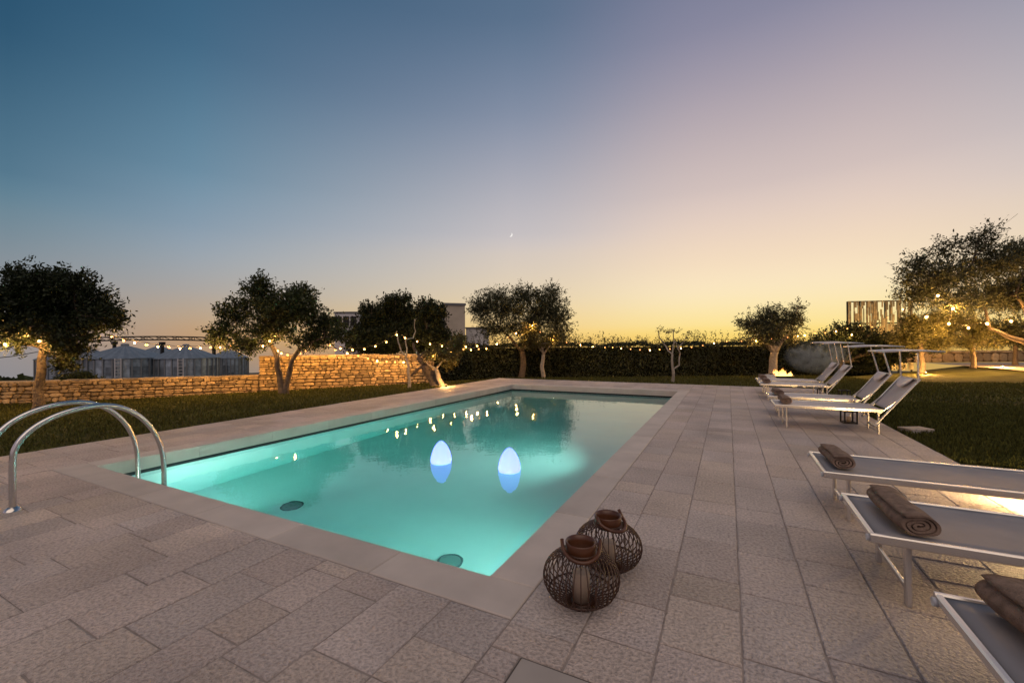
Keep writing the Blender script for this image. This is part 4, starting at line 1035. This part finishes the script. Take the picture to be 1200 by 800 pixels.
# ------------------------------------------------------------------ fire bowl
def fire():
    p = W(909, 439.6, 17.6); k = depth_of(p) / FPX; Rb = 18.5 * k
    t = thing('fire_bowl', 'wide black iron fire bowl burning on the lawn', 'fire bowl', (p.x, p.y, terrain_z(p.x, p.y)))
    MB().lathe([(.25, 0), (.30, .02), (.25, .03)], n=24).build('foot', M_dark, t)
    MB().lathe([(.0005, .03), (Rb * .45, .04), (Rb * .8, .09), (Rb, .16), (Rb * .985, .165), (Rb * .78, .11), (.0005, .07)], n=36).build('bowl', M_dark, t)
    mb = MB()
    for i in range(9): a = i * 2.4; mb.tube([(.28 * math.cos(a), .28 * math.sin(a), .10), (-.2 * math.cos(a + .3), -.2 * math.sin(a + .3), .20)], .035, 7)
    mb.build('logs', M_bark, t)
    mt = bpy.data.materials.new('flame'); mt.use_nodes = True; n = mt.node_tree.nodes; l = mt.node_tree.links; n.clear()
    out = n.new('ShaderNodeOutputMaterial'); em = n.new('ShaderNodeEmission'); tr = n.new('ShaderNodeBsdfTransparent'); mx = n.new('ShaderNodeMixShader')
    tc = n.new('ShaderNodeTexCoord'); s = n.new('ShaderNodeSeparateXYZ'); l.new(tc.outputs['Object'], s.inputs[0])
    mr = n.new('ShaderNodeMapRange'); mr.inputs['From Min'].default_value = .12; mr.inputs['From Max'].default_value = .62; l.new(s.outputs[2], mr.inputs[0])
    cr = n.new('ShaderNodeValToRGB'); cr.color_ramp.elements[0].color = (1, .62, .18, 1); cr.color_ramp.elements[1].color = (1, .18, .02, 1); cr.color_ramp.elements.new(.4).color = (1, .42, .08, 1)
    l.new(mr.outputs[0], cr.inputs[0]); l.new(cr.outputs[0], em.inputs[0]); em.inputs[1].default_value = 4.0
    ms = n.new('ShaderNodeMath'); ms.operation = 'MULTIPLY_ADD'; ms.inputs[1].default_value = -.75; ms.inputs[2].default_value = .95; l.new(mr.outputs[0], ms.inputs[0])
    l.new(ms.outputs[0], mx.inputs[0]); l.new(tr.outputs[0], mx.inputs[1]); l.new(em.outputs[0], mx.inputs[2]); l.new(mx.outputs[0], out.inputs[0])
    fb = MB()
    for i in range(34):
        a = random.uniform(0, 6.28); rr = random.uniform(0, .40); h = random.uniform(.12, .38) * (1.15 - rr * 1.3); x, y = .12 + rr * math.cos(a), .05 + rr * math.sin(a); w = random.uniform(.035, .085); lx, ly = random.uniform(-.06, .1), random.uniform(-.05, .05)
        pts = []; rad = []
        for j in range(8):
            u = j / 7; pts.append((x + lx * u * u + .015 * math.sin(u * 7 + i), y + ly * u * u, .12 + h * u)); rad.append(max(w * (math.sin(math.pi * min(1, u * .85 + .22)) ** 1.1) * (1 - u * .55) , .002) if j < 7 else .001)
        fb.tube(pts, rad, 7)
    fb.build('flames', mt, t)
    light('fire_light', 'POINT', (0, 0, .40), 30, (1, .42, .10), .18, t)
    # drifting smoke
    sm = bpy.data.materials.new('smoke_haze'); sm.use_nodes = True; n = sm.node_tree.nodes; l = sm.node_tree.links; n.clear()
    out = n.new('ShaderNodeOutputMaterial'); pv = n.new('ShaderNodeVolumePrincipled'); l.new(pv.outputs[0], out.inputs['Volume'])
    pv.inputs['Color'].default_value = (.26, .36, .50, 1)
    tc = n.new('ShaderNodeTexCoord'); ns = n.new('ShaderNodeTexNoise'); ns.inputs['Scale'].default_value = 1.5; ns.inputs['Detail'].default_value = 6; ns.inputs['Distortion'].default_value = 1.4; l.new(tc.outputs['Object'], ns.inputs['Vector'])
    mr = n.new('ShaderNodeMapRange'); mr.inputs['From Min'].default_value = .46; mr.inputs['From Max'].default_value = .60; mr.inputs['To Min'].default_value = .0; mr.inputs['To Max'].default_value = 1.6; l.new(ns.outputs['Fac'], mr.inputs[0])
    gr = n.new('ShaderNodeTexGradient'); gr.gradient_type = 'SPHERICAL'; mp = n.new('ShaderNodeMapping'); mp.inputs['Scale'].default_value = (.72, .9, 1.25); l.new(tc.outputs['Object'], mp.inputs[0]); l.new(mp.outputs[0], gr.inputs[0])
    m1 = n.new('ShaderNodeMath'); m1.operation = 'POWER'; m1.inputs[1].default_value = 1.25; l.new(gr.outputs['Fac'], m1.inputs[0])
    m2 = n.new('ShaderNodeMath'); m2.operation = 'MULTIPLY'; l.new(m1.outputs[0], m2.inputs[0]); l.new(mr.outputs[0], m2.inputs[1])
    m3 = n.new('ShaderNodeMath'); m3.operation = 'MULTIPLY'; m3.inputs[1].default_value = 3.2; l.new(m2.outputs[0], m3.inputs[0]); l.new(m3.outputs[0], pv.inputs['Density'])
    sp = W(957, 418, 18.6); mb = MB()
    mb.lathe([(max(.001, math.sin(math.pi * k / 16)), -math.cos(math.pi * k / 16)) for k in range(17)], n=28)
    o = mb.build('smoke', sm); o.location = sp; o.scale = (1, 1, 1)
    for vtx in o.data.vertices: vtx.co.x *= 1.35; vtx.co.y *= 1.05; vtx.co.z *= .78
    o.rotation_euler[2] = YAW
    tag(o, 'grey blue smoke drifting right of the fire bowl', 'smoke', kind='stuff')
fire()
# ------------------------------------------------------------------ silos and buildings
def silo(px, w_px, eave_py, peak_py, depth, label, ladder_px=None):
    c = W(px, eave_py, depth); r = w_px / 2 * depth / FPX * .97; ze = c.z; zp = W(px, peak_py, depth).z; zb = terrain_z(c.x, c.y) - .3
    t = thing('grain_silo', label, 'silo', (c.x, c.y, zb), 0, 'galvanised grain silos below the garden'); H = ze - zb
    mb = MB(); n = 96
    prof = []; z = 0
    ring = [];
    for j in range(n): ring.append(r * (1 + (.012 if j % 4 == 0 else 0)))
    levels = [H * k / 9 for k in range(10)]
    b = len(mb.v)
    for z in levels:
        for j in range(n): a = 2 * math.pi * j / n; mb.v.append((ring[j] * math.cos(a), ring[j] * math.sin(a), z))
    for i in range(9):
        for j in range(n):
            j2 = (j + 1) % n; mb.face([b + i * n + j, b + i * n + j2, b + (i + 1) * n + j2, b + (i + 1) * n + j], random.Random(j // 4 * 7 + i * 131 + int(px)).random(), .5)
    mb.build('shell', M_galv, t)
    mb = MB()
    for k in range(30):
        a = 2 * math.pi * k / 30; mb.bar(((r * 1.02) * math.cos(a), (r * 1.02) * math.sin(a), 0), ((r * 1.02) * math.cos(a), (r * 1.02) * math.sin(a), H), .10, .09, upv=(math.cos(a), math.sin(a), 0))
    mb.build('stiffener_posts', M_post, t)
    mb = MB(); b = len(mb.v); hr = zp - ze; n = 48
    for rr, zz in ((r * 1.05, H - .06), (r * 1.05, H), (r * .55, H + hr * .5), (r * .1, H + hr * .95), (r * .1, H + hr * 1.12), (.01, H + hr * 1.15)):
        for j in range(n): a = 2 * math.pi * j / n; f = 1 if j % 2 else .0; mb.v.append((rr * math.cos(a), rr * math.sin(a), zz + (.05 * f if .2 < rr / r < 1.04 else 0)))
    for i in range(5):
        for j in range(n):
            j2 = (j + 1) % n; mb.face([b + i * n + j, b + i * n + j2, b + (i + 1) * n + j2, b + (i + 1) * n + j], (.2 if j % 2 else .8))
    mb.build('roof', M_galvr, t)
    if ladder_px:
        tocam = Vector((CAM.x - c.x, CAM.y - c.y, 0)).normalized(); base_a = math.atan2(tocam.y, tocam.x)
        off = (ladder_px - px) / (w_px / 2); a = base_a + math.asin(max(-.95, min(.95, off)))
        ex = Vector((math.cos(a), math.sin(a), 0)); sd = Vector((-ex.y, ex.x, 0)); mb = MB()
        for s in (-.2, .2): mb.bar(ex * (r + .28) + sd * s, ex * (r + .28) + sd * s + Vector((0, 0, H)), .07, .07)
        z = .2
        while z < H: mb.bar(ex * (r + .28) - sd * .2 + Vector((0, 0, z)), ex * (r + .28) + sd * .2 + Vector((0, 0, z)), .04, .05); z += .3
        mb.build('ladder', M_white, t)
    return t
silo(92, 70, 420, 405, 44, 'silo mostly hidden by the left tree and its neighbour')
silo(146.5, 78, 419, 404.5, 40, 'widest silo with a bright ladder on its front', 141)
silo(186, 60, 419, 405, 52, 'silo set back between the two front silos')
silo(218, 66, 419, 405, 42, 'middle silo with a pale ladder left of its centre', 213.5)
silo(268, 40, 419, 409, 50, 'narrow dark silo nearest to the forked tree')
def conveyor():
    t = thing('conveyor_bridge', 'thin conveyor gantry running over the silo roofs', 'conveyor gantry', tuple(W(120, 400, 42))); org = W(120, 400, 42)
    mb = MB(); A_ = W(96, 398.5, 44); B_ = W(300, 400.5, 46); 
    n = 22; top = []; bot = []
    for i in range(n + 1):
        u = i / n; p = A_.lerp(B_, u) + Vector((0, 0, .25 * math.sin(math.pi * u))); top.append(p - org + Vector((0, 0, .22))); bot.append(p - org - Vector((0, 0, .12)))
    for L_ in (top, bot): mb.tube(L_, .07, 5)
    for i in range(n): mb.tube([bot[i], top[i + 1] if i % 2 else top[i]], .035, 4); mb.tube([top[i], bot[i + 1]], .035, 4)
    mb.build('truss', M_dark, t)
    for u in (.18, .45, .75):
        p = A_.lerp(B_, u) - org; zb = terrain_z((p + org).x, (p + org).y) - org.z
        MB().bar((p.x, p.y, zb), (p.x, p.y, p.z - .1), .25, .25).build('support_post', M_dark, t)
        MB().box((p.x, p.y, p.z - .25), (.5, .4, .3)).build('hopper', M_dark, t)
conveyor()
def building_box(t, name, c, sx, sy, z0, z1, rz, m_, win=None):
    return MB().box((c.x, c.y, (z0 + z1) / 2), (sx, sy, z1 - z0), rot=rz).build(name, m_, t)
def tower():
    d = 58; k = d / FPX
    # corner nearest to us at px 521
    cor = W(521, 355, d); top = cor.z; a_r = YAW + R(18); xr = Vector((math.cos(a_r), math.sin(a_r), 0)); xl = Vector((-xr.y, xr.x, 0))
    wr = 23 * k / math.cos(R(18)) ; wl = 34 * k / math.sin(R(18)) * .62
    t = thing('concrete_tower', 'square grey concrete tower with one warm lit face behind the trees', 'tower', (cor.x, cor.y, -6)); o = Vector((cor.x, cor.y, -6))
    zt_ = top + 6
    c = xr * (wr / 2) + xl * (wl / 2)
    MB().box((c.x, c.y, zt_ / 2 - .15), (wr, wl, zt_ - .3), rot=a_r).build('wall', M_beige, t)  # warm tone of the lit right face put into the wall colour
    MB().box((c.x, c.y, zt_ - .13), (wr + .25, wl + .25, .3), rot=a_r).build('roof_parapet', M_conc, t)
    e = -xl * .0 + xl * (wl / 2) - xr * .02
    MB().box((e.x, e.y, zt_ / 2 - .2), (.06, wl - .05, zt_ - .5), rot=a_r).build('shaded_face', M_conc, t)  # shade of the left face put in as a darker grey sheet
    p = W(540, 357, d) - o; 
    return a_r
tower()
def lowblock(px0, px1, py, d, label, band=True, mt=M_white, name='flat_roof_building'):
    a, b = W(px0, py, d), W(px1, py, d); k = (b - a).length; c = (a + b) / 2; t = thing(name, label, 'building', (c.x, c.y, -6), YAW); top = a.z + 6
    MB().box((0, 3, top / 2), (k, 6, top)).build('wall', mt, t)
    MB().box((0, 3, top + .1), (k + .2, 6.2, .22)).build('roof', M_conc, t)
    if band:
        for i in range(3): MB().box((-k / 2 + k * (.17 + .30 * i), -.03, top - 1.1), (k * .24, .08, 1.3)).build('window', M_dark, t)
    return t
lowblock(392, 421, 367, 60, 'small flat-roofed building with a dark window band behind the trees')
lowblock(546, 570, 385, 64, 'low pale block right of the concrete tower', False)
def screen():
    d = 60; t = thing('slatted_building', 'building wrapped in irregular vertical timber slats behind the right-hand trees', 'building', tuple(W(1040, 400, d)), YAW - R(10)); k = d / FPX
    wd = 66 * k; top = W(1040, 352, d).z - W(1040, 400, d).z; x0 = -40 * k
    # open screen of slats on a thin frame, sky showing through
    mb = MB(); x = x0
    while x < x0 + wd:
        z = -4.0
        while z < top:
            h = random.uniform(.8, 2.6); z1 = min(z + h, top)
            if random.random() < .8: mb.box((x + random.uniform(-.06, .06), random.uniform(-.08, .08), (z + z1) / 2), (random.uniform(.08, .30), .08, z1 - z), t=random.random())
            z = z1 + .02
        x += random.uniform(.15, .26)
    mb.build('slats', M_slat, t)
    for i in range(2): light('slat_fill_light', 'POINT', (x0 + wd * (.2 + .6 * i), -3.5, -2.0), 900, (1, .6, .2), .3, t)  # two unseen lamps added in front to brighten the slats
    mb = MB()
    for z in (top - .05, top * .45, -1.0): mb.box((x0 + wd / 2, .2, z), (wd, .14, .16))
    for i in range(6): mb.box((x0 + wd * i / 5, .35, top / 2 - 3), (.16, .14, top + 6))
    mb.build('frame', M_dark, t)
screen()
# far low wall and pale path on the right
a, b = G(1062, 424.2), G(1215, 423.2)
rubble_wall('boundary_wall', 'low rough wall glowing orange beyond the pale path at right', (a.x, a.y, 0), (b.x, b.y, 0), .62, stone=(.35, .7), course=(.55, .62), z0=-.03)
def path():
    q = [G(1083, 424.6), G(1120, 427.2), G(1160, 430.2), G(1196, 433.6), G(1260, 440), G(1300, 440), G(1300, 424.0), G(1200, 423.9)]
    v = [(p.x, p.y, -.022) for p in q]; me = bpy.data.meshes.new('path'); me.from_pydata(v, [], [list(range(len(v)))]); me.materials.append(M_path)
    o = bpy.data.objects.new('path', me); col.objects.link(o); tag(o, kind='structure')
path()
# overhead wire at the far left and a thin pole by the left tree
p0, p1 = W(-20, 421, 30), W(45, 412, 34)
tag(MB().tube([p0, (p0 + p1) / 2 + Vector((0, 0, -.08)), p1], .03, 5).build('overhead_wire', M_cable), 'thin overhead wire crossing the sky left of the tree trunk', 'wire')
# far tree line on the horizon at left
def far_trees():
    n = 5200; P = []
    for i in range(n):
        px = RNG.uniform(-60, 120); d = RNG.uniform(150, 420)
        g = W(px, 425, d); z = terrain_z(g.x, g.y); P.append((g.x, g.y, z + abs(RNG.normal(0, 1.6))))
    P = np.array(P); D = rand_unit(n)
    o = quads_mesh('distant_woodland', leaf_quads(P, D, 5.0, .7), M_leafd); tag(o, 'dark far-off woodland on the horizon at the left', 'woodland', kind='stuff')
far_trees()
# young moon
def moon():
    p = W(598, 275, 4000); k = 4000 / FPX; mb = MB(); n = 12; v0 = []; v1 = []
    mt = mat('moon_light', (0, 0, 0), emis=(1, .97, .92), estr=.95)
    for i in range(n + 1):
        a = math.pi * i / n - math.pi / 2; R0 = 2.6 * k
        v0.append((R0 * math.cos(a), R0 * math.sin(a))); v1.append((R0 * .45 * math.cos(a), R0 * math.sin(a)))
    rot = R(-28); 
    def w(q, dz): x = q[0] * math.cos(rot) - q[1] * math.sin(rot); y = q[0] * math.sin(rot) + q[1] * math.cos(rot); return tuple(RT * x + UP * y + FW * dz)
    for q in v0: mb.v.append(w(q, 0))
    for q in v1: mb.v.append(w(q, 0))
    for i in range(n): mb.face([i, i + 1, n + 2 + i, n + 1 + i])
    o = mb.build('moon', mt); o.location = p; tag(o, 'thin young crescent moon in the evening sky above the olives', 'moon')
moon()
